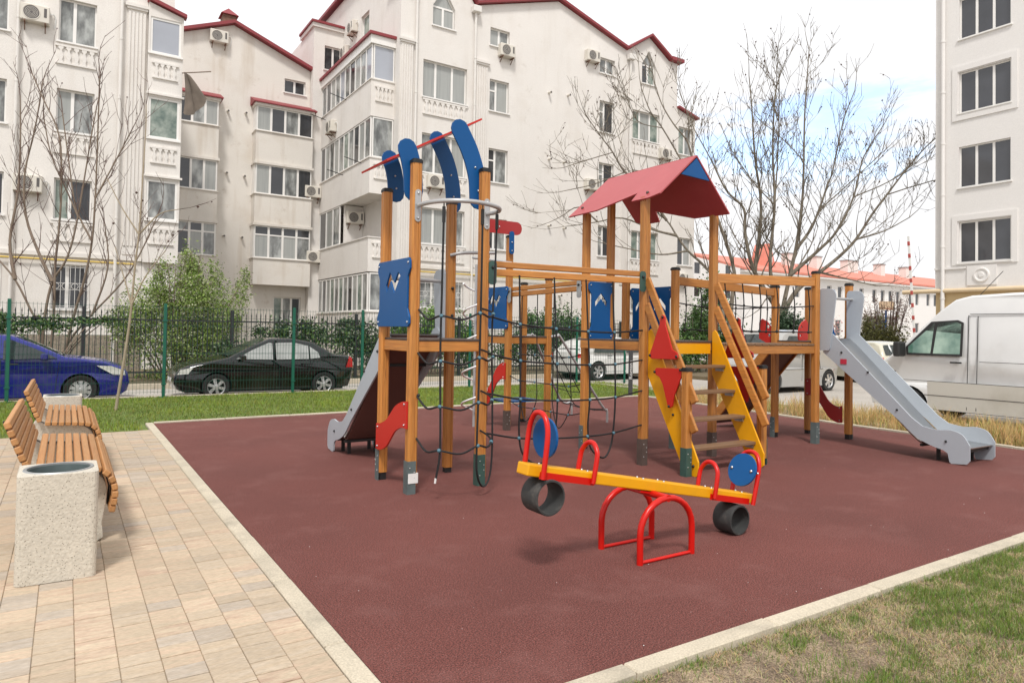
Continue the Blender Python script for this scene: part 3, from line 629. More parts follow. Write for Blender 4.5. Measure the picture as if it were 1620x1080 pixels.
# horizontal steel hoop and climbing net of the left tower
hz = 2.65
hp = [(2.70, 5.79), (2.71, 5.62), (2.77, 5.47), (2.88, 5.37), (3.03, 5.325), (3.2, 5.36), (3.35, 5.45), (3.44, 5.58), (3.46, 5.70), (3.44, 5.80)]
obj('hoop', MB().tube(smooth_path([(a, b, hz) for a, b in hp], 4), .021, 10), 'tube_grey', PS, smooth=60)
for x in (AX0, AX1): o = obj('hoop_plate', MB().prism(rrect(x-.03, x+.03, hz-.15, hz+.15, .03, 5), XZ, AY0-.056, AY0-.047), 'tube_grey', PS); bolts([(x, AY0-.06, hz-.115), (x, AY0-.06, hz+.115)], .011, 'steel', o)
RP = .0098
net = MB(); jn = MB()
lv = [1.66, 1.26, .86, .475]
tops = [(2.80, 5.44), (3.16, 5.345), (3.40, 5.52)]
ends = MB()
def rope(pts, mb=None, r=RP, k=5): (mb or net).tube(smooth_path(pts, k), r, 6)
V1 = [(2.79, 5.46, 2.60), (2.78, 5.45, 1.9), (2.775, 5.45, 1.26), (2.79, 5.45, .48), (2.76, 5.46, .20)]
V2 = [(3.13, 5.36, 2.60), (3.13, 5.36, 1.9), (3.12, 5.36, 1.0), (3.11, 5.36, .46), (3.13, 5.38, .22), (3.22, 5.44, .09), (3.31, 5.48, .13), (3.355, 5.5, .35), (3.35, 5.5, .86), (3.335, 5.5, 1.5), (3.37, 5.52, 2.1), (3.38, 5.52, 2.60)]
rope(V1); rope(V2)
for z in lv:
    rope([(AX0+.03, AY0-.045, z+.03), (2.74, 5.62, z-.06), (2.78, 5.45, z-.03), (2.95, 5.37, z-.06), (3.12, 5.36, z), (3.25, 5.42, z-.03), (3.345, 5.5, z), (3.40, 5.64, z+.03), (AX1-.03, AY0-.045, z+.06)])
    for q in ((2.78, 5.45, z-.03), (3.12, 5.36, z), (3.345, 5.5, z)): jn.sphere(q, .02, 8)
NT = obj('climbing_net', net, 'rope', PS, smooth=60, label='black rope net hanging from the steel hoop'); obj('net_joints', jn, 'rope_joint', NT, smooth=60, kind='stuff')
for p in (V1[0], V2[0], V2[-1]): obj('rope_sleeve', MB().tube([(p[0], p[1], 2.46), (p[0], p[1], 2.60)], .016, 8).tube([(p[0], p[1], 2.6), (p[0], p[1], 2.635)], .006, 6), 'black', NT)
obj('rope_tip', MB().tube([(2.757, 5.46, .205), (2.752, 5.462, .16)], .0095, 8), 'white_plastic', NT)
# net under the A-B rail
net = MB(); jn = MB(); xs = [3.83, 4.25, 4.67, 5.06]
def yb(x, z): return AY0-.03-.13*math.sin(math.pi*(x-3.44)/2.16)*(1.2-abs(z-.9)/1.5)
for a, b in ((0, 1), (2, 3)):
    x0, x1 = xs[a], xs[b]; dn = [(x0, yb(x0, z), z) for z in (2.07, 1.6, 1.2, .8, .5)]; upw = [(x1, yb(x1, z), z) for z in (.5, .8, 1.2, 1.6, 2.07)]
    rope(dn+[(x0+.06, yb(x0, .3), .27), ((x0+x1)/2+.03, yb(x0, .2)-.02, .16), (x1-.03, yb(x1, .3), .27)]+upw)
for z0, z1 in zip((1.62, 1.25, .86, .47), (1.52, 1.18, .83, .44)):
    pts = [(AX1+.05, AY0-.03, z0+.03)]
    for i, x in enumerate(xs):
        z = z0+(z1-z0)*(x-3.44)/2.16-.05*math.sin(math.pi*(x-3.44)/2.16); pts.append((x, yb(x, z), z)); jn.sphere((x, yb(x, z)-.003, z), .02, 8)
    pts.append((BX0-.05, BY0-.03, z1+.02)); rope(pts)
NT = obj('climbing_net', net, 'rope', PS, smooth=60, label='black rope net hanging under the front rail'); obj('net_joints', jn, 'rope_joint', NT, smooth=60, kind='stuff')
# net under the back rail
net = MB(); jn = MB(); ys = [7.35, 7.75, 8.15, 8.55]
for a, b in ((0, 1), (2, 3)):
    y0, y1 = ys[a], ys[b]; rope([(5.70, y0, z) for z in (2.05, 1.5, .9, .5)]+[(5.66, (y0+y1)/2, .2)]+[(5.70, y1, z) for z in (.5, .9, 1.5, 2.05)], net, .0075)
for z in (1.62, 1.22, .83, .45):
    rope([(5.70, BY1+.05, z)]+[(5.67, y, z-.05) for y in ys]+[(5.70, CY0-.05, z)], net, .0075)
    for y in ys: jn.sphere((5.67, y, z-.05), .018, 6)
NT = obj('climbing_net', net, 'rope', PS, smooth=60, label='black rope net under the rail to the back tower'); obj('net_joints', jn, 'rope_joint', NT, kind='stuff')
# side nets of the bridge
for y, n_l in ((BY0-.0, 'front'), (6.5, 'back')):
    net = MB(); jn = MB(); xx = [6.98, 7.32, 7.66, 8.02, 8.38, 8.72][:6]
    if n_l == 'back': xx = [6.95, 7.25, 7.6, 7.95, 8.32, 8.65]
    for x in xx:
        rope([(x, y, 2.18), (x+.01, y-.02, 1.9), (x-.015, y-.02, 1.56)], net, .0085); jn.sphere((x-.015, y-.02, 1.56), .022, 8); jn.sphere((x+.01, y-.02, 1.89), .016, 6)
    rope([(BX1+.04, y, 1.92), (7.3, y-.02, 1.88), (8.0, y-.02, 1.88), (HX0-.03, y, 1.93)], net, .0085); rope([(BX1+.12, y-.02, 1.57), (7.7, y-.02, 1.555), (HX0-.12, y-.02, 1.56)], net, .0085)
    NT = obj('side_net', net, 'rope', PS, smooth=60); obj('net_joints', jn, 'black', NT, kind='stuff')
# inclined tube frame with net beside the back tower
fr = MB()
def leg(ytop, foot): return smooth_path([(6.46, ytop, 1.43), (6.60, ytop, 1.44), (6.72, ytop+.02, 1.36), (7.55, foot[1], .31), (foot[0]-.02, foot[1], .22), (foot[0], foot[1], .12), (foot[0], foot[1], -.02)], 4)
lA = leg(8.86, (7.69, 8.90)); lB = leg(9.62, (7.83, 10.05)); fr.tube(lA, .021, 8); fr.tube(lB, .021, 8)
FR = obj('tube_climber', fr, 'tube_grey', PS, smooth=60); net = MB()
def on(l, t): i = t*(len(l)-1); k = min(int(i), len(l)-2); return l[k].lerp(l[k+1], i-k)
for t in (.38, .46, .54, .62, .70): rope([on(lA, t), on(lA, t).lerp(on(lB, t), .5)+Vector((0, 0, -.04)), on(lB, t)], net, .0075)
for f_ in (.33, .66): rope([on(lA, t).lerp(on(lB, t), f_)+Vector((0, 0, -.03)) for t in (.3, .4, .5, .6, .72)], net, .0075)
obj('climber_net', net, 'rope', FR, smooth=60)
# spiral climbing pole behind the left side of the back tower
hx, hy = 5.42, 9.45
sp_ = [(hx+.2*math.cos(a), hy+.2*math.sin(a), .15+2.1*i/60) for i, a in enumerate([6.283*4.4*i/60 for i in range(61)])]
SPI = obj('spiral_pole', MB().tube([(hx, hy, 0), (hx, hy, 2.55)], .022, 10), 'tube_grey', PS, smooth=60); obj('spiral', MB().tube(sp_, .016, 8), 'chrome', SPI, smooth=60)
obj('pole_arm', MB().tube([(hx, hy, 2.5), (CX0, CY1, 2.5)], .018, 8), 'tube_grey', PS)
obj('grab_bar', MB().tube(smooth_path([(AX1-.03, AY1-.05, 2.30), (AX1+.1, AY1-.12, 2.33), (AX1+.5, AY1-.1, 2.36)], 3), .018, 8), 'tube_grey', PS, smooth=60)
obj('grab_bar', MB().tube([(5.0, CY0-.06, 2.58), (CX0, CY0-.06, 2.55)], .018, 8), 'tube_grey', PS)
bolts([(AX1-.0, AY1-.055, 1.95), (AX1, AY1-.055, 1.66), (AX0+.04, AY0-.05, .9)], .018, 'black', PS)

# ================================================================ seesaw
SS = thing('seesaw', 'red and yellow seesaw with blue round backrests and black tyre buffers', 'seesaw', (3.42, 3.52, 0))
th = math.atan2(.655-.225, 2.15); bc = Vector((3.437, 3.52, .452)); ca, sa = math.cos(th), math.sin(th)
def sw(u, y, v): return (bc.x+u*ca+v*sa, bc.y+y, bc.z-u*sa+v*ca)   # beam frame: u along, v up
SW = lambda a, b, c: sw(a, c, b)
bm_ = MB(); bm_.prism([(-1.09, -.036), (1.09, -.036), (1.09, .036), (-1.09, .036)], SW, -.062, .062)
BEAM = obj('beam', bm_, 'yellow', SS, bevel=.008)
bolts([sw(u, y, .037) for u in (-.95, -.6, -.1, .1, .6, .95) for y in (-.03, .03)], .009, 'steel', BEAM)
for s in (-1, 1):
    # long U-shaped clamp rails under the beam
    o = obj('seat_frame', MB().prism([(s*1.0, -.044), (s*.56, -.044), (s*.56, -.0), (s*1.0, -.0)], SW, -.070, -.063).prism([(s*1.0, -.044), (s*.56, -.044), (s*.56, -.0), (s*1.0, -.0)], SW, .063, .070), 'bright_red', SS)
    u = s*.585
    obj('handle', MB().tube(smooth_path([sw(u, -.085, -.03), sw(u, -.085, .11), sw(u+.0, -.075, .17), sw(u, -.03, .218), sw(u, .03, .218), sw(u, .075, .17), sw(u, .085, .11), sw(u, .085, -.03)], 4), .0165, 10), 'bright_red', SS, smooth=60)
    u = s*1.0; k_ = s*.05
    o = obj('back_hoop', MB().tube(smooth_path([sw(u, -.105, -.04), sw(u+k_*.3, -.105, .18), sw(u+k_*.5, -.09, .28), sw(u+k_*.7, -.04, .345), sw(u+k_*.7, .04, .345), sw(u+k_*.5, .09, .28), sw(u+k_*.3, .105, .18), sw(u, .105, -.04)], 4), .017, 10), 'bright_red', SS, smooth=60)
    c0 = Vector(sw(u-s*.012, 0, .20)); ax = (Vector(sw(s*1, 0, -.14))-Vector(sw(0, 0, 0))).normalized()
    up_ = Vector((0, 1, 0)); v_ = ax.cross(up_); dm = MB(); ring = []
    pol = [(.128*math.cos(6.283*i/28), .128*math.sin(6.283*i/28)) for i in range(28)]
    c1 = c0-ax*.03
    dm.prism(pol, lambda a, b, c, c1=c1, up_=up_, v_=v_, ax=ax: tuple(c1+up_*a+v_*b+ax*c), -.008, .008)
    d_ = obj('backrest', dm, 'blue', SS, bevel=.003); bolts([tuple(c0+up_*t+v_*.0-ax*.04) for t in (-.09, .09)]+[tuple(c0+up_*t+ax*.02) for t in (-.105, .105)], .013, 'steel', d_)
    # half-tyre buffer
    tcx = Vector(sw(s*.90, 0, -.036-.112))
    if s > 0: tcx.z = .112
    R1, R2, hw = .112, .098, .085
    obj('tyre_buffer', MB().lathe([(R2, -hw), (R1-.004, -hw), (R1, -hw+.006), (R1, hw-.006), (R1-.004, hw), (R2, hw), (R2, -hw)], tcx, 'y', 36), 'rubber_black', SS, smooth=40)
for y, nm in ((3.327, 0), (3.713, 1)):
    x0, x1 = 3.17, 3.65; xm = (x0+x1)/2
    a_ = [(x0, y, -.02), (x0, y, .19)]+[(xm-.24*math.cos(R_(t)), y, .19+.215*math.sin(R_(t))) for t in range(15, 180, 15)]+[(x1, y, .19), (x1, y, -.02)]
    o = obj('support_arch', MB().tube(a_, .0215, 12), 'bright_red', SS, smooth=60); obj('foot_bar', MB().tube([(x0, y, .012), (x1, y, .012)], .012, 8), 'bright_red', o, smooth=60)
obj('axle', MB().tube([(3.41, 3.31, .405), (3.41, 3.73, .405)], .024, 12).beam((3.30, 3.52, .432), (3.56, 3.52, .378), .11, .012), 'bright_red', SS, smooth=40)
# ================================================================ benches and litter bins
def bench(y0, y1, label):
    B = thing('bench', label, 'bench', (0, (y0+y1)/2, 0), 'wooden benches on concrete feet')
    prof = [(-.300, .845), (-.280, .792), (-.260, .738), (-.240, .684), (-.220, .632), (-.198, .585),
            (-.125, .545), (-.070, .543), (-.015, .540), (.040, .537), (.095, .534), (.150, .530), (.205, .520),
            (.258, .488), (.292, .442), (.308, .390), (.312, .338), (.306, .288), (.298, .240)]
    ang = [-69]*6+[-3, -3, -3, -3, -3, -6, -16, -42, -62, -80, -92, -98, -100]
    L = y1-y0; me = mesh('slat', MB().box(-.0225, .0225, 0, L, -.019, .019, c=.006), 'slat')
    for (x, z), a in zip(prof, ang):
        inst(me, 'slat', B, (x, y0+random.uniform(-.006, .006), z), (0, -R_(a), 0))
    under = sp2([(-.20, .0), (.215, -.01), (.243, .13), (.268, .30), (.258, .40), (.20, .475), (.10, .505), (-.10, .515), (-.165, .53), (-.215, .56), (-.25, .50), (-.235, .3)], 3, True)
    for y in (y0+.13, y1-.33):
        obj('concrete_foot', MB().prism([(a, max(b, 0)) for a, b in under], XZ, y, y+.20), 'concrete', B, bevel=.012)
        st = MB(); pp = [(-.335, .85), (-.235, .575), (-.15, .518), (.20, .497), (.265, .43), (.284, .36), (.275, .235)]
        for p, q in zip(pp, pp[1:]): st.beam((p[0], y+.1, p[1]), (q[0], y+.1, q[1]), .05, .008, (-(q[1]-p[1]), 0, q[0]-p[0]))
        obj('steel_strap', st, 'black', B)
    return B
bench(5.47, 7.15, 'slatted wooden bench on concrete feet directly behind the nearest litter bin')
bench(7.98, 9.68, 'slatted wooden bench on concrete feet farther away, beside the far litter bin')
def bin_(y0, label):
    x0, x1, y1, h = -.216, .188, y0+.41, .625
    B = thing('litter_bin', label, 'litter bin', ((x0+x1)/2, (y0+y1)/2, 0), 'concrete litter bins')
    cx, cy = (x0+x1)/2, (y0+y1)/2; el = [(cx+.170*math.cos(6.283*i/36), cy+.170*math.sin(6.283*i/36)) for i in range(36)]
    obj('body', MB().prism(rrect(x0, x1, y0, y1, .035, 4), XY, .0, h, [el]), 'concrete', B, bevel=.02)
    obj('rim', MB().lathe([(.164, h-.02), (.164, h+.004), (.180, h+.006), (.184, h), (.164, h-.02)], (cx, cy, 0), 'z', 40), 'galv', B, smooth=40)
    obj('liner', MB().lathe([(0, .15), (.158, .15), (.162, h-.005), (.159, h-.005), (.155, .16), (0, .16)], (cx, cy, 0), 'z', 36), 'bracket', B, smooth=40)
    return B
bin_(4.832, 'nearest rough concrete litter bin with round steel liner, in front of the benches')
bin_(9.99, 'small looking concrete litter bin beyond the far bench')

# ================================================================ fences
def mesh_fence(xs, y, label, z0=-.02):
    Fn = thing('mesh_fence', label, 'fence', (xs[0], y, z0))
    for x in xs:
        o = obj('post', MB().box(x-.03, x+.03, y-.02, y+.02, z0-.05, 1.98), 'fence_green', Fn, bevel=.004)
        obj('base_plate', MB().box(x-.09, x+.09, y-.07, y+.07, z0-.0, z0+.015), 'fence_green', o)
        for z in (.25, 1.6): obj('clamp', MB().box(x-.05, x+.05, y-.035, y-.021, z, z+.03), 'fence_green', o)
    for a, b in zip(xs, xs[1:]):
        g_ = MB(); n = int((b-a-.08)/.066); s = (b-a-.08)/n
        for i in range(n+1):
            x = a+.04+i*s; g_.box(x-.0026, x+.0026, y-.0026, y+.0026, .06, 1.93)
        for z in (.1, .3, .32, .5, .7, .9, .92, 1.1, 1.3, 1.5, 1.52, 1.7, 1.9): g_.box(a+.03, b-.03, y-.008, y-.003, z-.0026, z+.0026)
        obj('mesh_panel', g_, 'mesh_green', Fn, fix=False, kind='stuff')
mesh_fence([-6.3, -3.6, -.93, 1.775, 4.5, 6.19, 9.25, 10.99, 12.95, 14.87], 16.41, 'green welded mesh fence with square posts along the lawn')
IF = thing('iron_fence', 'black iron picket fence behind the parked cars', 'fence', (4, 21, -.04))
fx = [-7.0, -3.3, .38, 4.0, 7.7, 11.4, 15.1, 18.8, 22.5]
for x in fx: obj('post', MB().box(x-.045, x+.045, 20.955, 21.045, -.1, 1.98), 'iron', IF)
for a, b in zip(fx, fx[1:]):
    for z in (.25, 1.66): obj('rail', MB().box(a+.04, b-.04, 20.985, 21.015, z-.02, z+.02), 'iron', IF)
    g_ = MB(); n = 28
    for i in range(1, n):
        x = a+(b-a)*i/n; g_.box(x-.009, x+.009, 20.99, 21.01, .1, 1.82).add([(x-.018, 21, 1.82), (x+.018, 21, 1.82), (x, 21.01, 1.82), (x, 20.99, 1.82), (x, 21, 1.93)], [(0, 2, 4), (2, 1, 4), (1, 3, 4), (3, 0, 4)])
    obj('pickets', g_, 'iron', IF, fix=False, kind='stuff')

# ================================================================ vehicles
def wheel(parent, x, y, r, side, rim='rim', spokes=6, wd=.19):
    s = side; w0 = wd/2
    t = obj('wheel', MB().lathe([(r*.66, -w0*s), (r*.93, -w0*s), (r, -w0*.8*s), (r, w0*.75*s), (r*.94, w0*s), (r*.69, w0*.98*s), (r*.66, w0*.9*s), (r*.66, -w0*s)], (x, y, r), 'y', 32), 'tyre', parent, smooth=40)
    m = MB(); yo = y+s*w0*.72
    m.lathe([(r*.60, yo-y), (r*.66, yo-y+s*.02), (r*.67, yo-y), (r*.63, -w0*.5*s), (r*.60, yo-y)], (x, y, r), 'y', 32)
    for k in range(spokes):
        a = 6.283*k/spokes+.3; c, d = math.cos(a), math.sin(a); px, pz = -d, c
        hw, hw2 = r*.085, r*.13
        V = [(x+c*r*.08+px*hw*q, yo+s*.012, r+d*r*.08+pz*hw*q) for q in (-1, 1)]+[(x+c*r*.63+px*hw2*q, yo+s*.004, r+d*r*.63+pz*hw2*q) for q in (1, -1)]
        V += [(p[0], p[1]-s*.03, p[2]) for p in V]
        m.add(V, [(0, 1, 2, 3), (7, 6, 5, 4), (0, 4, 5, 1), (1, 5, 6, 2), (2, 6, 7, 3), (3, 7, 4, 0)])
    m.lathe([(0, yo-y+s*.022), (r*.12, yo-y+s*.02), (r*.15, yo-y)], (x, y, r), 'y', 14)
    obj('rim', m, rim, t, smooth=30)
    obj('brake', MB().lathe([(0, -w0*.2*s), (r*.6, -w0*.2*s)], (x, y, r), 'y', 20), 'trim', t)
def car(name, label, group, loc, rz, top, W, belt, roof, ax, wr, paint, sides, shields, heads=None, tails=None, tumble=.80, spokes=6, mirror=None, lines=(), low=.19, handles=(), plate=True, glass='glass_car', trim_low=True):
    """top: silhouette polyline (x forward, z up) from rear bottom over the roof to front bottom"""
    C_ = thing(name, label, 'van' if 'van' in name else 'car', loc, group, rz); hw = W/2; WL[C_] = Vector((0, 0, 0))
    xr, xf = min(p[0] for p in top), max(p[0] for p in top); Lh = (xf-xr)/2; xm = (xf+xr)/2
    bot = [(top[-1][0]-.12, low)]
    for a in sorted(ax, reverse=True):
        ra = wr*1.16; t0 = math.degrees(math.asin(min(1, max(-1, (low-wr)/ra)))); bot += [(a+ra*math.cos(R_(t)), wr+ra*math.sin(R_(t))) for t in np.linspace(t0, 180-t0, 13)]
    bot += [(top[0][0]+.1, low+.04)]
    poly = list(top)+bot; n = len(poly)
    def yw(x, z, s):
        k = 1-(1-tumble)*max(0, min(1, (z-belt)/(roof-belt))) if z > belt else 1-.05*max(0, (belt*.55-z)/belt)
        f_ = abs((x-xm)/Lh); return s*hw*k*(1-.16*max(0, f_-.62)**2/.1444)
    # polygon normals for rounding the outer slices inward
    nrm = []
    for i in range(n):
        a, b = Vector(poly[i-1]), Vector(poly[(i+1) % n]); d = (b-a); d = d.normalized() if d.length else Vector((1, 0)); nrm.append(Vector((d.y, -d.x)))
    area = sum(poly[i][0]*poly[(i+1) % n][1]-poly[(i+1) % n][0]*poly[i][1] for i in range(n)); sgn = 1 if area < 0 else -1
    S_ = [(-1, .055), (-.975, .022), (-.93, .006), (-.8, 0), (-.4, -.012), (0, -.018), (.4, -.012), (.8, 0), (.93, .006), (.975, .022), (1, .055)]
    V = []
    for s, ins in S_:
        for i, (x, z) in enumerate(poly):
            q = Vector((x, z)); k = ins if i < len(top) else 0
            q = q+nrm[i]*(sgn*k); V.append((q.x, yw(q.x, z, s), q.y))
    tri = tessellate_polygon([[Vector((x, z, 0)) for x, z in poly]]); K = len(S_)
    Fc = [(j*n+i, j*n+(i+1) % n, (j+1)*n+(i+1) % n, (j+1)*n+i) for j in range(K-1) for i in range(n)]+[tuple(t) for t in tri]+[tuple((K-1)*n+i for i in t) for t in tri]
    obj('body', MB().add(V, Fc), paint, C_, smooth=38)
    ys = lambda x, z, s, o=.004: yw(x, z, s)+s*o
    # dark wheel wells
    obj('underbody', MB().box(xr+.25, xf-.25, -hw*.78, hw*.78, low-.03, belt*.62), 'trim', C_)
    for s in (-1, 1):
        for pol, m_ in sides:
            g_ = MB(); P = []
            for i in range(len(pol)):
                a, b = Vector(pol[i]), Vector(pol[(i+1) % len(pol)])
                P += [tuple(a.lerp(b, t/3)) for t in range(3)]
            g_.prism(P, lambda a, b, c, s=s: (a, ys(a, b, s, .002)+s*c, b), -.004, .006 if m_ != 'van_dirty' else .0); nm_ = {'trim': 'window_trim', paint: 'pillar', 'van_dirty': 'lower_panel', 'lamp_amber': 'side_repeater'}.get(m_, 'side_window')
            obj(nm_, g_, m_, C_)
        for (x0, z0, x1, z1) in lines: obj('panel_gap', MB().add([(x0-.004, ys(x0, z0, s, .001), z0), (x0+.004, ys(x0, z0, s, .001), z0-.004), (x1+.004, ys(x1, z1, s, .001), z1-.004), (x1-.004, ys(x1, z1, s, .001), z1)], [(0, 1, 2, 3)]) if False else MB().beam((x0, ys(x0, z0, s, .001), z0), (x1, ys(x1, z1, s, .001), z1), .012, .01, (1, .1, 0) if abs(x1-x0) < abs(z1-z0) else (0, 0, 1)), 'trim', C_)
        for hx, hz_ in handles: obj('door_handle', MB().box(hx-.1, hx+.1, min(ys(hx, hz_, s, -.01), ys(hx, hz_, s, .028)), max(ys(hx, hz_, s, -.01), ys(hx, hz_, s, .028)), hz_-.016, hz_+.016, c=.008), 'trim', C_)
        for a in ax: wheel(C_, a, s*(hw-.10), wr, s, spokes=spokes)
        if mirror:
            mx_, mz = mirror; y_ = ys(mx_, mz, s, .0); e_ = .19 if 'van' not in name else .27; mb_ = MB().box(mx_-.06, mx_+.07, min(y_, y_+s*e_), max(y_, y_+s*e_), mz-.055, mz+(.075 if e_ < .2 else .24), c=.025)
            obj('mirror', mb_, 'trim' if 'van' in name else paint, C_)
        for lst, m_, nm_ in ((heads, 'lamp', 'headlight'), (tails, 'lamp_red', 'tail_light')):
            if lst:
                V_ = []; pp = lst
                P = []
                for i in range(len(pp)):
                    a, b = Vector(pp[i]), Vector(pp[(i+1) % len(pp)]); P += [tuple(a.lerp(b, t/3)) for t in range(3)]
                obj(nm_, MB().prism(P, lambda a, b, c, s=s: (a, ys(a, b, s, -.01)+s*c, b), -.03, .016), m_, C_, smooth=40)
    for (x0, z0, x1, z1), w_ in shields:    # windscreen and rear glass
        g_ = MB(); V_ = []; d = Vector((x1-x0, z1-z0)).normalized(); nn = Vector((-d.y, d.x)); nn = nn if nn.y > 0 else -nn
        for t in np.linspace(0, 1, 5):
            for s in np.linspace(-w_, w_, 7):
                x, z = x0+(x1-x0)*t, z0+(z1-z0)*t; bow = .022*(1-(s/w_)**2)
                V_.append((x+nn.x*(.008+bow), yw(x, z, s), z+nn.y*(.008+bow)))
        g_.add(V_, [(i*7+j, i*7+j+1, (i+1)*7+j+1, (i+1)*7+j) for i in range(4) for j in range(6)]); obj('windscreen', g_, glass, C_, smooth=60)
    if plate: obj('number_plate', MB().box(xf-.02, xf+.012, -.26, .26, .38, .49), 'plate', C_)
    return C_
wins = lambda *P: [(p, 'glass_car') for p in P]
# blue saloon, front pointing right
topB = [(-2.22, .42), (-2.26, .62), (-2.22, .95), (-2.05, 1.03), (-1.65, 1.06), (-1.0, 1.38), (-.45, 1.455), (.1, 1.43), (.55, 1.24), (1.02, 1.00), (1.25, .975), (1.75, .90), (2.03, .79), (2.17, .66), (2.21, .45), (2.17, .26)]
car('parked_car', 'dark blue saloon car parked behind the green fence at left', 'cars parked around the playground', (-1.02, 17.83, -.17), 0, topB, 1.72, .93, 1.44, (1.30, -1.30), .305, 'paint_blue',
    wins([(-.02, .95), (-.02, 1.33), (.10, 1.345), (.50, 1.17), (.88, .975)], [(-.10, .95), (-.10, 1.335), (-.5, 1.36), (-.95, 1.28), (-1.15, 1.0)]), [((1.0, 1.015, .16, 1.415), .80), ((-1.62, 1.07, -1.02, 1.375), .78)],
    heads=[(1.58, .81), (1.85, .80), (2.10, .70), (2.12, .60), (1.88, .62)], tails=[(-2.2, .92), (-2.0, .97), (-1.95, .8), (-2.2, .75)], spokes=10, mirror=(.66, 1.0), lines=((-.06, .94, -.06, .30), (.92, .9, .86, .32)), handles=((-.85, .86), (.13, .86)))
# black saloon, front pointing left
topK = [(-2.0, .40), (-2.04, .60), (-2.02, .92), (-1.9, 1.0), (-1.52, 1.03), (-1.0, 1.33), (-.45, 1.42), (.05, 1.41), (.5, 1.22), (1.0, .96), (1.3, .90), (1.8, .80), (2.02, .70), (2.11, .55), (2.13, .38), (2.06, .24)]
car('parked_car', 'black saloon car with silver alloy wheels parked behind the green fence', 'cars parked around the playground', (4.18, 17.83, -.17), math.pi, topK, 1.70, .90, 1.41, (1.25, -1.25), .295, 'paint_black',
    [(p, 'glass_car_light') for p in ([(.0, .91), (.0, 1.30), (.08, 1.31), (.46, 1.14), (.84, .93)], [(-.08, .91), (-.08, 1.305), (-.5, 1.32), (-.86, 1.24), (-.86, .92)], [(-.90, .92), (-.90, 1.22), (-1.10, 1.08), (-1.14, .95)])], [((.97, .98, .12, 1.385), .80), ((-1.5, 1.045, -1.02, 1.325), .78)],
    heads=[(1.74, .745), (2.0, .69), (2.06, .58), (1.84, .60)], tails=[(-2.0, .93), (-1.93, .97), (-1.84, .70), (-2.03, .70)], spokes=6, mirror=(.70, .95), lines=((-.04, .9, -.04, .28), (.9, .88, .84, .3), (-1.0, .9, -.78, .45)), handles=((-.82, .80), (.1, .80)))
# white crossover seen through the nets
topS = [(-2.1, .40), (-2.15, .62), (-2.10, .96), (-1.95, 1.04), (-1.62, 1.34), (-1.1, 1.50), (-.5, 1.55), (.1, 1.52), (.6, 1.32), (1.05, 1.02), (1.8, .92), (2.05, .78), (2.15, .55), (2.1, .32)]
car('parked_car', 'white hatchback car with red tail lamp seen through the rope nets', 'cars parked around the playground', (16.93, 19.46, -.17), R_(0), topS, 1.78, .96, 1.53, (1.3, -1.3), .33, 'paint_white',
    wins([(.0, .98), (.0, 1.41), (.12, 1.41), (.52, 1.22), (.82, 1.0)], [(-.08, .98), (-.08, 1.42), (-.9, 1.40), (-1.4, 1.24), (-1.5, 1.0)]), [((1.02, 1.05, .16, 1.50), .8), ((-1.92, 1.07, -1.2, 1.48), .78)],
    tails=[(-2.10, .95), (-1.76, .98), (-1.82, .84), (-2.12, .80)], heads=[(1.75, .87), (2.02, .78), (2.04, .66), (1.8, .72)], low=.24, lines=((-.04, .95, -.04, .36),), handles=((-.8, .88),))
# silver-white people carrier
topM = [(-1.95, .45), (-2.0, .7), (-1.97, 1.2), (-1.9, 1.72), (-1.75, 1.82), (-.5, 1.86), (.45, 1.82), (.75, 1.72), (1.25, 1.18), (1.85, .98), (2.08, .82), (2.15, .55), (2.08, .32)]
car('parked_car', 'silver white boxy people carrier parked behind the bridge', 'cars parked around the playground', (18.46, 13.42, -.17), R_(180), topM, 1.75, 1.1, 1.84, (1.35, -1.32), .32, 'paint_silver',
    wins([(.1, 1.12), (.1, 1.68), (.5, 1.68), (.98, 1.16)], [(.0, 1.12), (.0, 1.68), (-.85, 1.68), (-.85, 1.12)]), [((1.22, 1.24, .78, 1.70), .82)],
    heads=[(1.8, .92), (2.05, .82), (2.08, .66), (1.85, .72)], tails=[(-1.98, 1.35), (-1.88, 1.35), (-1.88, .8), (-1.99, .8)], lines=((.05, 1.1, .05, .35), (-.9, 1.7, -.9, .45), (1.0, .7, -1.0, .7)), handles=((-.2, 1.0),), mirror=(.95, 1.2))
# cream hatchback beyond the slide
topH = [(-1.9, .42), (-1.95, .7), (-1.88, 1.0), (-1.62, 1.40), (-1.3, 1.50), (-.3, 1.54), (.3, 1.48), (1.1, 1.0), (1.7, .9), (1.95, .7), (2.0, .4), (1.95, .26)]
car('parked_car', 'cream hatchback seen from behind, between the slide and the van', 'cars parked around the playground', (25.3, 14.4, -.17), R_(62), topH, 1.76, .98, 1.52, (1.22, -1.22), .31, 'paint_cream',
    wins([(.0, 1.0), (.0, 1.38), (.25, 1.38), (.8, 1.02)], [(-.08, 1.0), (-.08, 1.39), (-.9, 1.36), (-1.25, 1.04)]), [((-1.86, 1.06, -1.60, 1.41), .82), ((1.06, 1.04, .35, 1.46), .8)], tails=[(-1.9, .98), (-1.6, 1.0), (-1.62, .82), (-1.93, .82)])
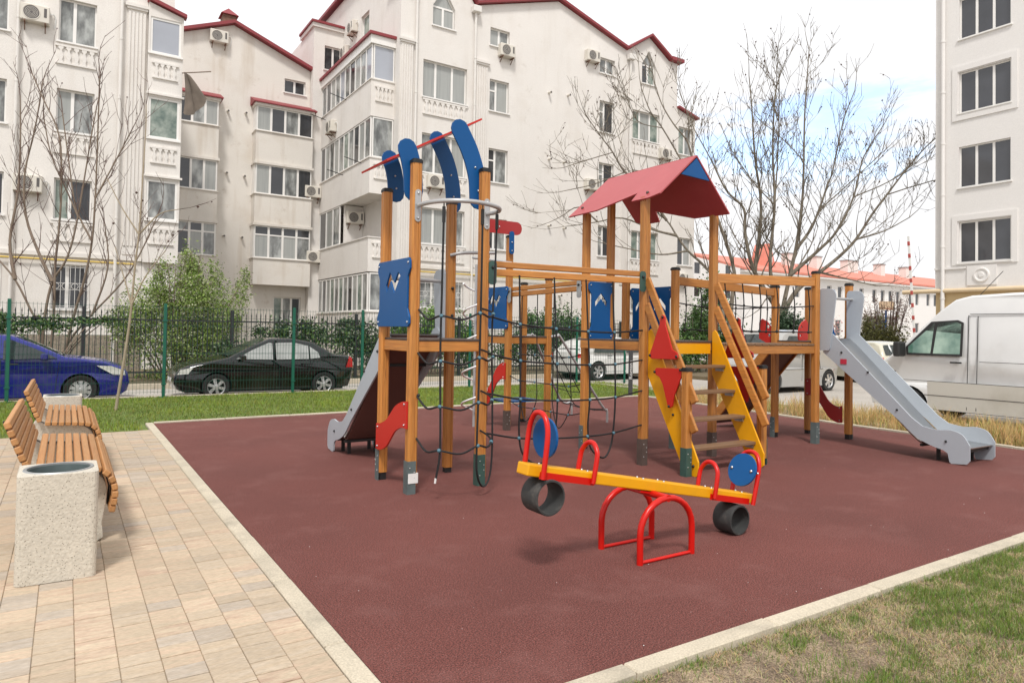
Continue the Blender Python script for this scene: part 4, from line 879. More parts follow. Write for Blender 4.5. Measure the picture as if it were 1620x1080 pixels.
# white panel van
topV = [(-2.95, .45), (-2.98, .9), (-2.96, 2.2), (-2.85, 2.46), (-2.4, 2.53), (.3, 2.53), (1.0, 2.50), (1.28, 2.43), (1.55, 2.22), (2.0, 1.78), (2.32, 1.46), (2.62, 1.22), (2.86, 1.02), (2.96, .78), (2.98, .5), (2.92, .3)]
VN = car('panel_van', 'white panel van with a dirty lower body parked at the right edge', None, (15.16, 5.22, -.17), math.pi/2, topV, 1.94, 1.2, 2.5, (2.10, -1.55), .34, 'paint_van',
    [([(1.10, 1.34), (1.10, 1.98), (1.20, 2.03), (1.68, 2.00), (2.15, 1.50), (2.12, 1.34)], 'trim'), ([(1.14, 1.38), (1.14, 1.95), (1.22, 1.99), (1.56, 1.98), (1.62, 1.38)], 'glass_van'), ([(1.67, 1.38), (1.62, 1.97), (2.10, 1.50), (2.09, 1.38)], 'glass_van'),
     ([(-1.12, .31), (-1.16, .835), (1.72, .835), (1.71, .50), (1.74, .31)], 'van_dirty'), ([(2.52, .36), (2.56, .80), (2.86, .76), (2.88, .4)], 'van_dirty')],
    [((2.28, 1.51, 1.50, 2.26), .82)], heads=[(2.50, 1.22), (2.84, .98), (2.86, .78), (2.6, .82)], tumble=.86, mirror=(2.20, 1.36), lines=((1.02, 2.12, 1.02, .34), (.86, 2.1, .86, .34), (2.3, .84, -1.1, .84), (1.9, .57, -1.1, .57), (1.0, 2.14, -2.9, 2.14), (.80, 1.25, -1.4, 1.25)), handles=((1.20, 1.22),), low=.30, spokes=5)
obj('aerial', MB().tube([(1.0, .5, 2.5), (.6, .5, 2.95)], .006, 5), 'trim', VN)

# ================================================================ small street things
SP = thing('sign_post', 'dark grey flat sign post with white lettering behind the front net', 'sign', (11.45, 12.42, 0))
obj('board', MB().box(11.39, 11.51, 12.40, 12.43, -.02, 1.14), 'sign_grey', SP, bevel=.004)
tx = bpy.data.curves.new('lettering', 'FONT'); tx.body = 'Romana'; tx.size = .14; tx.extrude = .001
to = bpy.data.objects.new('lettering', tx); COL.objects.link(to); dg = bpy.context.evaluated_depsgraph_get(); tm = bpy.data.meshes.new_from_object(to.evaluated_get(dg)); bpy.data.objects.remove(to)
tm.materials.clear(); tm.materials.append(MAT['white_plastic']); tl = bpy.data.objects.new('lettering', tm); COL.objects.link(tl); tl.parent = SP
tl.matrix_local = Matrix.Translation((.03, -.026, .40)) @ Matrix.Rotation(-math.pi/2*0, 4, 'X') @ Matrix(((0, -1, 0, 0), (0, 0, -1, 0), (1, 0, 0, 0), (0, 0, 0, 1)))
BR = thing('barrier_pole', 'raised red and white striped barrier arm in front of the cream wall', 'barrier', (27, 13.55, -.16))
obj('arm', MB().beam((27, 13.62, .9), (27, 13.91, 5.4), .07, .05, (1, 0, 0)), 'white_plastic', BR)
for i in range(9):
    t = .08+i*.105; p = Vector((26.99, 13.62, .9)).lerp(Vector((26.99, 13.91, 5.4)), t); q = Vector((26.99, 13.62, .9)).lerp(Vector((26.99, 13.91, 5.4)), t+.034); obj('stripe', MB().beam(p, q, .074, .056, (1, 0, 0)), 'barrier_red', BR)
obj('cabinet', MB().box(26.8, 27.2, 13.4, 13.75, -.18, .95), 'grey_car', BR, bevel=.02)
# ================================================================ buildings
GL = ['glass_mid', 'glass_curtain', 'glass_dark', 'glass_curtain', 'glass_mid', 'glass_green']
def window(B, mp_, u0, u1, z0, z1, n=2, tr=None, gl=None, rec=.13, sill=True, split=None, top=None, fr=.055, sgn=1, bars=False):
    """framed window; top = apex height for a pointed head; parts: frame, panes, sill"""
    outl = [(u0, z0), (u1, z0), (u1, z1), (u0, z1)]; um = (u0+u1)/2
    if top: outl = [(u0, z0), (u1, z0), (u1, z1), (um, top), (u0, z1)]
    cuts = [0]+(split or [i/n for i in range(1, n)])+[1]; panes = []
    for a, b in zip(cuts, cuts[1:]):
        p0, p1 = u0+(u1-u0)*a+fr*.9, u0+(u1-u0)*b-fr*.9
        if abs(p1-p0) < .05: continue
        if tr and tr[0](a): zt = z0+(z1-z0)*tr[1]; panes += [[(p0, z0+fr), (p1, z0+fr), (p1, zt-fr*.6), (p0, zt-fr*.6)], [(p0, zt+fr*.6), (p1, zt+fr*.6), (p1, z1-fr), (p0, z1-fr)]]
        else: panes.append([(p0, z0+fr), (p1, z0+fr), (p1, z1-fr), (p0, z1-fr)])
    if top: panes.append([(u0+fr, z1+fr*.4), (u1-fr, z1+fr*.4), (um, top-fr*1.5)])
    W_ = obj('window', MB().prism(outl, mp_, rec, rec+.06, panes), 'upvc', B, fix=True)
    for i, p in enumerate(panes):
        m_ = gl[i % len(gl)] if gl else random.choice(GL); obj('pane', MB().prism(p, mp_, rec+.025, rec+.04), m_, W_)
    if sill: obj('sill', MB().prism([(u0-.06, z0-.055), (u1+.06, z0-.055), (u1+.06, z0), (u0-.06, z0)], mp_, -.07, rec+.05), 'upvc', W_)
    if bars:
        b = MB()
        for i in range(9):
            u = u0+(u1-u0)*i/8; b.tube([mp_(u, z0, -.03), mp_(u, z1, -.03)], .009, 4)
        for z in (z0+.1, (z0+z1)/2-.1, (z0+z1)/2+.12, z1-.1): b.tube([mp_(u0, z, -.03), mp_(u1, z, -.03)], .009, 4)
        for i in range(4):
            c = u0+(u1-u0)*(i+.5)/4; b.tube([mp_(c+.10*math.cos(a/10*6.283), (z0+z1)/2+.02+.10*math.sin(a/10*6.283), -.035) for a in range(11)], .008, 4)
        obj('grille', b, 'upvc', W_)
    return outl
def facade(B, outl, mp_, wins, m='plaster', th=.28):
    holes = [window(B, mp_, **w_) for w_ in wins]
    obj('wall', MB().prism(outl, mp_, 0, th, holes), m, B)
bal_me = {}
def relief(B, mp_, u0, u1, z0, z1, n, m='plaster'):
    """shallow blind balustrade under a window: rail, base and a row of balusters"""
    o = obj('balustrade', MB().prism([(u0-.05, z1-.07), (u1+.05, z1-.07), (u1+.05, z1), (u0-.05, z1)], mp_, -.06, .0), m, B); obj('base_rail', MB().prism([(u0-.03, z0), (u1+.03, z0), (u1+.03, z0+.05), (u0-.03, z0+.05)], mp_, -.06, .0), m, o)
    s = (u1-u0)/n; h = z1-z0-.12
    for i in range(n):
        c = u0+s*(i+.5); zb = z0+.05
        pr_ = [(-.30, 0), (.30, 0), (.30, .1), (.18, .16), (.30, .34), (.30, .5), (.14, .72), (.14, .8), (.32, .88), (.32, 1), (-.32, 1), (-.32, .88), (-.14, .8), (-.14, .72), (-.30, .5), (-.30, .34), (-.18, .16), (-.30, .1)]
        obj('baluster', MB().prism([(c+a*s, zb+b*h) for a, b in pr_], mp_, -.055, .0), m, o, fix=False)
def pilaster(B, mp_, u0, u1, z0, z1, m='plaster'):
    o = obj('pilaster', MB().prism([(u0, z0), (u1, z0), (u1, z1), (u0, z1)], mp_, -.05, 0), m, B); k = 5; s = (u1-u0)/k
    f_ = MB()
    for i in range(k): f_.prism([(u0+s*(i+.22), z0+.3), (u0+s*(i+.78), z0+.3), (u0+s*(i+.78), z1-.25), (u0+s*(i+.22), z1-.25)], mp_, -.085, -.049)
    obj('fluting', f_, m, o, fix=False)
    obj('capital', MB().prism([(u0-.04, z1-.16), (u1+.04, z1-.16), (u1+.04, z1-.08), (u0-.04, z1-.08)], mp_, -.12, 0).prism([(u0-.09, z1-.081), (u1+.09, z1-.081), (u1+.09, z1+.03), (u0-.09, z1+.03)], mp_, -.16, 0), m, o)
def pipe(B, mp_, u, z0, z1, r=.055, m='pipe_white', name='downpipe'):
    o = obj(name, MB().tube([mp_(u, z0, -.12), mp_(u, z1, -.12)], r, 10), m, B, smooth=60); cl = MB(); z = z0+1
    while z < z1: cl.tube([mp_(u, z, -.12), mp_(u, z+.06, -.12)], r*1.22, 10); z += 2.1
    obj('clips', cl, m, o)
def vents(B, mp_, pts):
    for u, z in pts: o = obj('vent_pipe', MB().tube([mp_(u, z, .02), mp_(u, z-.02, -.22)], .055, 10), 'ac_case', B, smooth=60); obj('mouth', MB().tube([mp_(u, z-.021, -.2), mp_(u, z-.022, -.225)], .046, 10), 'ac_dark', o)
def slab(B, name, pts, y0, y1, th, m): # roof slab following a polyline in (x,z)
    for (a, b), (c, d) in zip(pts, pts[1:]): obj(name, MB().prism([(a, b), (c, d), (c, d+th), (a, b+th)], XZ, y0, y1), m, B)
bb = lambda B, n_, m, *a, **k: obj(n_, MB().box(*a), m, B, **k)

# ---- middle building
YM, XM = 26.67, 11.45
BM = thing('apartment_building', 'white gabled apartment building with corner balconies in the middle of the view', 'building', (20, 30, -.04))
mpM = lambda u, z, c: (u, YM+c, z); mpS = lambda u, z, c: (XM+c, u, z)
three = dict(split=[.30, .68]); two_t = dict(n=2, split=[.38], tr=(lambda a: a < .1, .66))
WM = []
for z0, z1, g3 in ((11.48, 13.08, ['glass_curtain']*3), (8.25, 9.93, ['glass_mid', 'glass_mid', 'glass_curtain']), (5.20, 6.75, ['glass_curtain', 'glass_curtain', 'glass_mid']), (2.47, 3.62, ['glass_mid'])):
    WM.append(dict(u0=12.52, u1=14.65, z0=z0, z1=z1, gl=g3, bars=z0 < 3, **three)); WM.append(dict(u0=24.52, u1=26.45, z0=z0+.2, z1=z1+.12, gl=['glass_green', 'glass_curtain', 'glass_green'] if z0 > 5 else ['glass_mid'], bars=z0 < 3, **three))
    WM.append(dict(u0=15.83, u1=16.86, z0=z0+.02, z1=z1-.14, bars=z0 < 3, gl=['glass_mid', 'glass_mid', 'glass_curtain'] if z0 > 9 else ['glass_dark', 'glass_dark', 'glass_mid'], **two_t)); WM.append(dict(u0=22.28, u1=23.27, z0=z0+.18, z1=z1+.16, gl=['glass_mid', 'glass_curtain', 'glass_dark'], bars=z0 < 3, **two_t))
WM += [dict(u0=12.93, u1=14.0, z0=14.66, z1=15.55, top=16.4, gl=['glass_curtain']), dict(u0=15.82, u1=16.86, z0=14.48, z1=15.3, gl=['glass_curtain', 'glass_mid']), dict(u0=22.26, u1=23.26, z0=14.64, z1=15.42, gl=['glass_mid']), dict(u0=25.14, u1=26.12, z0=14.72, z1=15.75, top=16.5, gl=['glass_dark', 'glass_green', 'glass_mid']),
       dict(u0=27.9, u1=29.0, z0=11.4, z1=12.9), dict(u0=27.9, u1=29.0, z0=8.4, z1=9.9), dict(u0=27.9, u1=29.0, z0=5.3, z1=6.8)]
facade(BM, [(XM, -.1), (29.2, -.1), (29.2, 13.45), (27.76, 13.85), (27.76, 16.28), (27.1, 16.3), (25.65, 17.22), (24.06, 16.16), (19.62, 17.5), (15.1, 16.08), (14.95, 16.1), (13.45, 18.6), (11.95, 16.2), (XM, 16.2)], mpM, WM)
obj('wall', MB().prism([(YM+.28, -.1), (40, -.1), (40, 18.2), (30.0, 18.2), (YM+.28, 16.2)], mpS, 0, .28, [window(BM, mpS, 30.35, 31.4, 14.9, 16.35, n=1)]), 'plaster', BM)
bb(BM, 'wall', 'plaster', 29.0, 29.2, YM+.281, 40, -.1, 13.4); bb(BM, 'wall', 'plaster', 27.5, 27.75, YM+.281, 40, 13.4, 16.2)
slab(BM, 'roof', [(XM-.25, 16.21), (11.9, 16.21)], YM-.25, YM+1.2, .12, 'roof_metal'); slab(BM, 'roof', [(11.7, 15.9), (13.45, 18.63), (15.05, 16.05)], YM-.28, 40, .13, 'roof_metal'); slab(BM, 'roof', [(15.06, 16.10), (19.62, 17.53), (24.06, 16.17)], YM-.22, 40, .13, 'roof_metal')
slab(BM, 'roof', [(24.02, 16.19), (25.65, 17.25), (27.15, 16.32)], YM-.26, 40, .13, 'roof_metal'); slab(BM, 'roof', [(27.1, 16.31), (28.0, 16.31)], YM-.3, 40, .18, 'roof_metal'); slab(BM, 'roof', [(27.77, 13.87), (29.35, 13.47)], YM-.2, 38, .1, 'roof_metal')
slab(BM, 'roof', [(XM-.3, 18.22), (XM+1.2, 18.9)], 30, 40.2, .14, 'roof_metal')
bb(BM, 'chimney', 'roof_metal', 18.6, 20.2, 28.6, 29.6, 17.2, 18.5)
for u0, u1, zt in ((11.47, 12.02, 13.72), (15.07, 15.68, 13.6), (23.72, 24.16, 13.75)): pilaster(BM, mpM, u0, u1, 4.0, zt)
for u in (12.14, 14.99, 24.24): pipe(BM, mpM, u, 0, 15.7 if u > 12.5 else 16.1)
for u in (14.99, 24.24): obj('hopper', MB().box(u-.2, u+.2, YM-.30, YM-.03, 15.66, 15.95), 'pipe_white', BM, bevel=.03)
for z in (11.40, 8.17, 5.12):
    relief(BM, mpM, 12.55, 14.62, z-.68, z, 8); relief(BM, mpM, 24.56, 26.42, z-.5, z+.18, 7)
vents(BM, mpM, [(19.11, 12.95), (20.25, 13.05), (19.17, 9.77), (20.05, 9.74), (19.2, 6.6), (20.1, 6.55), (19.9, 3.3)])
pipe(BM, lambda u, z, c: (z, YM+c, u), 3.98, 12, 22, .03, 'gas_yellow', 'gas_pipe'); bb(BM, 'cornice', 'plaster', XM-.02, 22, YM-.06, YM-.001, 4.12, 4.26)
bb(BM, 'cornice', 'plaster', 15.8, 24, YM-.03, YM-.001, 2.02, 2.06)
# back block
mpK = lambda u, z, c: (u, 33.9+c, z)
facade(BM, [(9.95, -.1), (XM, -.1), (XM, 16.45), (9.95, 16.45)], mpK, [dict(u0=10.5, u1=11.4, z0=14.45, z1=15.65, gl=['glass_dark'])])
bb(BM, 'parapet', 'plaster', 9.85, XM-.001, 33.78, 36, 16.451, 16.64); bb(BM, 'roof', 'roof_metal', 9.78, XM-.002, 33.70, 36, 16.641, 16.75); bb(BM, 'wall', 'plaster', 9.95, 10.2, 34.181, 40, -.1, 16.45)
# corner balconies (left face X=10.41, front face Y=27.2)
XB, YB0, YB1 = 10.41, 27.2, 33.9
mpB = lambda u, z, c: (XB+c, u, z); mpF = lambda u, z, c: (u, YB0+c, z)
def bal(z0, z1):
    o = obj('balcony', MB().prism([(XB, YB0), (XM-.001, YB0), (XM-.001, YB0+.15), (XB+.15, YB0+.15), (XB+.15, YB1-.002), (XB, YB1-.002)], XY, z0, z1), 'plaster', BM)
    obj('slab', MB().box(XB+.151, XM-.001, YB0+.151, YB1-.002, z0+.02, z0+.2), 'plaster', o)
    obj('coping', MB().prism([(XB-.04, YB0-.04), (XM-.002, YB0-.04), (XM-.002, YB0+.1), (XB+.1, YB0+.1), (XB+.1, YB1-.003), (XB-.04, YB1-.003)], XY, z1+.001, z1+.045), 'plaster', o)
def glaz(z0, z1, n, u0=YB0+.05, u1=YB1-.05, gl=None, front=True):
    window(BM, mpB, u0, u1, z0, z1, n=n, rec=.02, sill=False, gl=gl or ['glass_mid', 'glass_curtain', 'glass_dark', 'glass_mid', 'glass_green', 'glass_mid', 'glass_curtain'])
    if front: window(BM, mpF, XB+.10, XM-.02, z0, z1, n=1, rec=.02, sill=False, gl=gl and [gl[0]] or ['glass_mid'])
bal(-.1, 2.22); glaz(2.266, 3.86, 11, gl=['glass_mid', 'glass_green', 'glass_curtain', 'glass_dark', 'glass_mid', 'glass_green']); bal(3.90, 5.32); glaz(5.366, 7.16, 3, 30.9, YB1-.05, front=False); bal(7.17, 8.64); glaz(8.69, 10.37, 10); bal(10.39, 11.92); glaz(11.966, 13.42, 10, gl=['glass_sky', 'glass_mid', 'glass_curtain', 'glass_dark', 'glass_mid'])
bb(BM, 'partition', 'plaster', XB+.16, XM-.01, 30.6, 30.75, 5.4, 7.16)
obj('balcony_roof', MB().prism([(XB-.06, YB0-.06), (XM-.003, YB0-.06), (XM-.003, YB1-.003), (XB-.06, YB1-.003)], XY, 13.43, 13.78), 'upvc', BM); obj('roof', MB().prism([(XB-.15, YB0-.15), (XM-.004, YB0-.15), (XM-.004, YB1-.004), (XB-.15, YB1-.004)], XY, 13.781, 13.90), 'roof_metal', BM)
for z in (11.75, 8.5, 5.2): relief(BM, mpF, 10.62, 11.32, z-.72, z-.06, 4)
# dark irons holding washing lines
ir = MB()
for y, z in ((30.3, 11.9), (33.2, 11.7), (28.2, 8.6), (30.5, 8.5)): ir.tube([(XB, y, z), (XB-.75, y, z+.16)], .018, 5)
obj('line_holders', ir, 'iron', BM)

# ---- left building
YL = 27.76
BL = thing('apartment_building', 'off white apartment building with fluted pilaster filling the left edge', 'building', (-1.5, 30, -.04))
mpL = lambda u, z, c: (u, YL+c, z); WLs = []
for z0, z1 in ((11.07, 12.55), (8.03, 9.46), (5.04, 6.43), (2.02, 3.53)):
    for u0, u1 in ((-.47, .62), (-2.92, -1.83), (-5.4, -4.3)): WLs.append(dict(u0=u0, u1=u1, z0=z0, z1=z1, n=2, split=[.42], bars=z0 < 3, gl=['glass_mid', 'glass_mid'] if z0 > 11 else ['glass_curtain', 'glass_mid'] if z0 > 8 else ['glass_green', 'glass_dark'] if z0 > 5 else ['glass_dark']))
facade(BL, [(-8, -.1), (2.19, -.1), (2.19, 17), (-8, 17)], mpL, WLs)
bb(BL, 'plinth', 'stone_wall', -8, 2.2, YL-.12, YL-.001, -.1, 1.15); bb(BL, 'cornice', 'plaster', -8, 2.18, YL-.09, YL-.001, 3.78, 3.92)
YBy = YL-.2; mpY = lambda u, z, c: (u, YBy+c, z)
facade(BL, [(2.2, 3.75), (3.33, 3.75), (3.33, 12.72), (2.2, 13.05)], mpY, [dict(u0=2.26, u1=3.26, z0=a, z1=b, n=1, rec=.03, gl=[g_], fr=.08) for a, b, g_ in ((11.25, 12.55, 'glass_sky'), (8.2, 9.68, 'glass_green'), (5.28, 6.72, 'glass_mid'))], th=.2)
bb(BL, 'wall', 'plaster', 3.05, 3.33, YBy+.201, 40, -.1, 12.6); bb(BL, 'wall', 'plaster', 2.2, 3.04, YL, YL+.2, -.1, 17)
for z in (9.75, 6.80): bb(BL, 'ledge', 'plaster', 2.17, 3.40, YBy-.08, YBy-.001, z, z+.07)
obj('bay_roof', MB().prism([(2.15, 13.1), (3.42, 12.72), (3.42, 12.84), (2.15, 13.22)], XZ, YBy-.15, YL-.001), 'roof_metal', BL)
pilaster(BL, mpL, 1.56, 2.14, 4.0, 12.85); pipe(BL, mpL, 1.37, 0, 16); pipe(BL, mpL, -1.57, 0, 16)
for z in (10.95, 7.92, 4.95): relief(BL, mpL, -.5, .62, z-.66, z, 5)
for z in (11.1, 8.05, 5.15): relief(BL, mpY, 2.38, 3.14, z-.75, z-.15, 4)
pipe(BL, lambda u, z, c: (z, YL+c, u), 3.66, -6, 2.0, .03, 'gas_yellow', 'gas_pipe')
# ---- recessed wing
YW = 34.3
BW = thing('apartment_building', 'beige gabled wing set back between the two white buildings', 'building', (6.6, 36, -.04))
mpW = lambda u, z, c: (u, YW+c, z)
facade(BW, [(3.34, -.1), (9.94, -.1), (9.94, 14.30), (6.28, 15.72), (3.34, 14.55)], mpW, [dict(u0=8.68, u1=9.7, z0=13.05, z1=13.72, n=2, gl=['glass_dark']), dict(u0=8.4, u1=9.7, z0=.4, z1=3.0, n=3, gl=['glass_green', 'glass_mid', 'glass_dark'])], 'plaster_beige')
slab(BW, 'roof', [(3.1, 14.47), (6.28, 15.74), (10.1, 14.26)], YW-.3, 44, .15, 'roof_metal'); bb(BW, 'chimney', 'rust', 5.95, 6.55, 35.2, 35.9, 15.4, 16.55); obj('chimney_cap', MB().add([(5.85, 35.1, 16.55), (6.65, 35.1, 16.55), (6.65, 36, 16.55), (5.85, 36, 16.55), (6.25, 35.55, 17.0)], [(0, 1, 4), (1, 2, 4), (2, 3, 4), (3, 0, 4), (3, 2, 1, 0)]), 'roof_metal', BW)
YX = 33.6; mpX = lambda u, z, c: (u, YX+c, z)
def oriel(x0, x1, rows, gl):
    z = rows[0][0]-1.25; o = None
    for i, (a, b) in enumerate(rows):
        lo = a-1.25 if i == 0 else rows[i-1][1]+.12
        bb(BW, 'oriel', 'plaster_beige', x0, x1, YX, YW-.001, lo, a-.03); bb(BW, 'ledge', 'plaster_beige', x0-.05, x1+.05, YX-.06, YW-.002, a-.029, a-.0)
        window(BW, mpX, x0+.03, x1-.03, a+.001, b, n=len(gl), rec=.02, sill=False, gl=gl if i != 0 else [g_ for g_ in gl], tr=(lambda q: True, .72) if i == 0 else None)
        bb(BW, 'oriel_side', 'upvc', x0, x0+.05, YX+.1, YW-.002, a, b); bb(BW, 'oriel_side', 'upvc', x1-.05, x1, YX+.1, YW-.002, a, b); bb(BW, 'ledge', 'plaster_beige', x0-.06, x1+.06, YX-.08, YW-.002, b+.001, b+.119)
    b = rows[-1][1]; obj('oriel_roof', MB().prism([(YW-.002, b+.55), (YX-.18, b+.16), (YX-.18, b+.12), (YW-.002, b+.12)], lambda p, q, c: (c, p, q), x0-.15, x1+.15), 'roof_metal', BW)
oriel(3.92, 5.62, ((4.72, 6.2), (7.66, 9.05), (10.64, 11.78)), ['glass_dark', 'glass_mid', 'glass_curtain'])
oriel(7.25, 9.92, ((4.78, 6.3), (7.8, 9.2), (10.78, 11.95)), ['glass_curtain', 'glass_dark', 'glass_mid', 'glass_dark'])
vents(BW, mpW, [(6.1, 11.6), (6.9, 11.65), (6.1, 8.7), (6.9, 8.65), (6.05, 5.75), (6.85, 5.75)])
# ---- right building
XR = 29.98
BR_ = thing('apartment_building', 'tall pale new building with triple windows at the right edge', 'building', (34, 6, -.16))
mpR = lambda u, z, c: (XR+c, u, z); WR = []
for z0 in (4.54, 7.56, 10.57, 13.56, 16.6):
    for u0 in (11.66, 7.4, 3.1): WR.append(dict(u0=u0, u1=u0+1.81, z0=z0, z1=z0+1.64, n=3, rec=.10, gl=['glass_pane'], fr=.05))
facade(BR_, [(-8, 3.42), (14.36, 3.42), (14.36, 21), (-8, 21)], mpR, WR, 'plaster_clean'); bb(BR_, 'wall', 'plaster_clean', XR+.281, 40, 14.1, 14.36, 3.42, 21); bb(BR_, 'base', 'cream_base', XR+.02, 40, -8, 14.34, -.2, 3.419)
for u0 in (11.66, 7.4, 3.1):
    for z0 in (4.54, 10.57, 16.6):
        a, b, c_, d = u0-.24, u0+2.05, z0-.30 if z0 > 5 else z0-.1, z0+1.9
        obj('surround', MB().prism([(a, c_), (b, c_), (b, d), (a, d)], mpR, -.045, -.001, [[(u0-.04, z0-.02), (u0+1.85, z0-.02), (u0+1.85, z0+1.68), (u0-.04, z0+1.68)]]), 'plaster_clean', BR_)
    uc = u0+.97
    o = obj('rosette_panel', MB().prism([(uc-.52, 3.62), (uc+.52, 3.62), (uc+.52, 4.40), (uc-.52, 4.40)], mpR, -.05, -.001), 'plaster_clean', BR_)
    obj('rosette', MB().lathe([(0, -.10), (.09, -.10), (.11, -.075), (.2, -.07), (.22, -.1), (.27, -.1), (.29, -.05)], (XR, uc, 4.02), 'x', 28), 'plaster_clean', o, smooth=40)
for a, b in ((-8, 2.4), (4.7, 6.7), (9.0, 11.0), (13.2, 14.37)): obj('string_course', MB().prism([(a, 4.30), (b, 4.30), (b, 4.38), (a, 4.38)], mpR, -.06, -.001), 'plaster_clean', BR_)
obj('base_pipe', MB().tube([(XR-.1, 15.6, 3.44), (XR-.1, -8, 3.44)], .09, 10), 'pipe_cream', BR_, smooth=60); bb(BR_, 'base_groove', 'plaster_clean', XR+.012, XR+.019, -8, 14.33, 2.42, 2.46)
pipe(BR_, mpR, 14.02, 0, 21, .075, 'plaster_clean')
# ---- far red roofed house
BF = thing('red_roofed_house', 'long low white building with salmon red tiled roof in the distance', 'building', (70, 44, -.2))
mpG = lambda u, z, c: (u, 40+c, z); wf = []
for u in (57.5, 60, 62.6, 64.4, 65.8, 68.2, 70.6, 72.2, 73.7, 75.2, 77.8, 79.2, 81.6, 83.2): wf.append(dict(u0=u, u1=u+.78, z0=5.15, z1=6.55, n=1, gl=['glass_dark'], sill=False, rec=.1))
for u in (58, 61, 64, 79, 82): wf.append(dict(u0=u, u1=u+1.0, z0=1.6, z1=3.2, n=1, gl=['glass_dark'], sill=False, rec=.1))
facade(BF, [(50, -.2), (95, -.2), (95, 7.35), (50, 7.35)], mpG, wf, 'plaster_clean')
obj('roof', MB().prism([(39.4, 7.25), (39.4, 7.45), (46, 9.35), (46, 9.1)], lambda p, q, c: (c, p, q), 49.5, 95.5), 'roof_tile', BF)
bb(BF, 'eave', 'upvc', 49.6, 95.4, 39.45, 39.99, 7.1, 7.24)
for u in (57.4, 61.5, 66.2, 71.9, 73.0, 78.5, 84): bb(BF, 'chimney', 'pipe_white', u, u+.9, 43.5, 44.4, 8.0, 9.9); bb(BF, 'chimney_cap', 'galv', u-.08, u+.98, 43.42, 44.48, 9.91, 10.02)
obj('dormer', MB().prism([(55.2, 8.0), (56.8, 8.0), (56.0, 10.3)], XZ, 41.6, 43.4), 'roof_tile', BF); obj('dormer_window', MB().prism([(55.8, 8.5), (56.2, 8.5), (56.2, 9.0), (56.0, 9.3), (55.8, 9.0)], XZ, 41.55, 41.6), 'upvc', BF)
bb(BF, 'porch', 'plaster_clean', 69, 75, 38.5, 39.99, 3.7, 4.0); bb(BF, 'entrance', 'glass_dark', 69.6, 71.6, 39.9, 39.98, .2, 3.5); bb(BF, 'door', 'blue', 72.0, 73.0, 39.85, 39.97, .2, 3.3)
FB = thing('far_block', 'pale flat roofed block far behind the bare tree', 'building', (64, 66, -.2)); mpQ = lambda u, z, c: (u, 62+c, z)
facade(FB, [(54, -.2), (80, -.2), (80, 12.0), (54, 12.0)], mpQ, [dict(u0=u, u1=u+1.2, z0=z, z1=z+1.5, n=1, gl=['glass_dark'], sill=False) for u in range(56, 79, 3) for z in (3.4, 6.4, 9.4)], 'plaster_clean')

# ================================================================ air conditioners
def ac_unit():
    A = thing('air_conditioner', 'x', 'air conditioner', (0, 0, 0), 'outdoor air conditioner units'); w_, h, d = .40, .28, .30
    obj('casing', MB().box(-w_, w_, -d, 0, -h, h, c=.025), 'ac_case', A)
    g_ = MB().lathe([(.215, -d-.002), (.235, -d-.016), (.245, -d-.002)], (-.10, 0, 0), 'y', 24)
    for r in (.05, .09, .13, .17): g_.lathe([(r, -d-.012), (r+.008, -d-.012)], (-.10, 0, 0), 'y', 20)
    obj('fan_well', MB().lathe([(0, -d-.004), (.22, -d-.004)], (-.10, 0, 0), 'y', 24), 'ac_dark', A); obj('fan_grille', g_, 'ac_case', A)
    obj('badge', MB().box(.24, .32, -d-.004, -d+.002, -.1, .2), 'ac_dark', A)
    for x in (-.28, .28): obj('bracket', MB().box(x-.02, x+.02, -d-.02, 0, -h-.05, -h-.002).beam((x, -.02, -h-.25), (x, -d*.8, -h-.04), .03, .02), 'rust', A)
    obj('hose', MB().tube(smooth_path([(w_, -.1, .1), (w_+.1, -.06, .15), (w_+.16, -.02, .02), (w_+.13, -.01, -.3)], 3), .018, 6), 'white_plastic', A, smooth=60); return A
AC0 = ac_unit(); first = True
for (x, y, z, rz, lab) in ((-1.12, YL, 11.72, 0, 'air conditioner beside the top left window of the left building'), (-1.18, YL, 6.1, 0, 'air conditioner behind the bare left tree'), (5.62, YW, 14.95, 0, 'air conditioner under the roof edge of the beige wing'),
    (16.62, YM, 14.32, 0, 'air conditioner under the small attic window right of the pilaster'), (21.66, YM, 15.25, 0, 'air conditioner high on the blank wall beside the sloping attic window'), (26.75, YM, 11.15, 0, 'air conditioner behind the bare branches above the red roof'), (21.72, YM, 8.85, 0, 'air conditioner on the wall just left of the red gable roof'),
    (13.12, YM, 7.85, 0, 'air conditioner between the blue arched boards'), (28.1, YM, 4.55, 0, 'air conditioner low on the far end, seen right of the roofed tower'), (XM, 32.2, 16.1, -math.pi/2, 'upper air conditioner on the side wall above the glazed balcony'), (XM, 33.2, 15.2, -math.pi/2, 'lower air conditioner on the side wall above the glazed balcony'),
    (XB, 31.9, 11.0, -math.pi/2, 'air conditioner on the long balcony parapet below the upper glazing'), (10.15, 33.9, 5.0, 0, 'air conditioner at the far end of the open balcony'), (11.0, 30.6, 6.6, 0, 'air conditioner inside the open balcony'), (10.0, 33.9, 8.2, 0, 'air conditioner in the corner beside the beige wing')):
    o = AC0 if first else copy_tree(AC0); first = False; o.location = (x, y, z); o.rotation_euler[2] = rz; o['label'] = lab
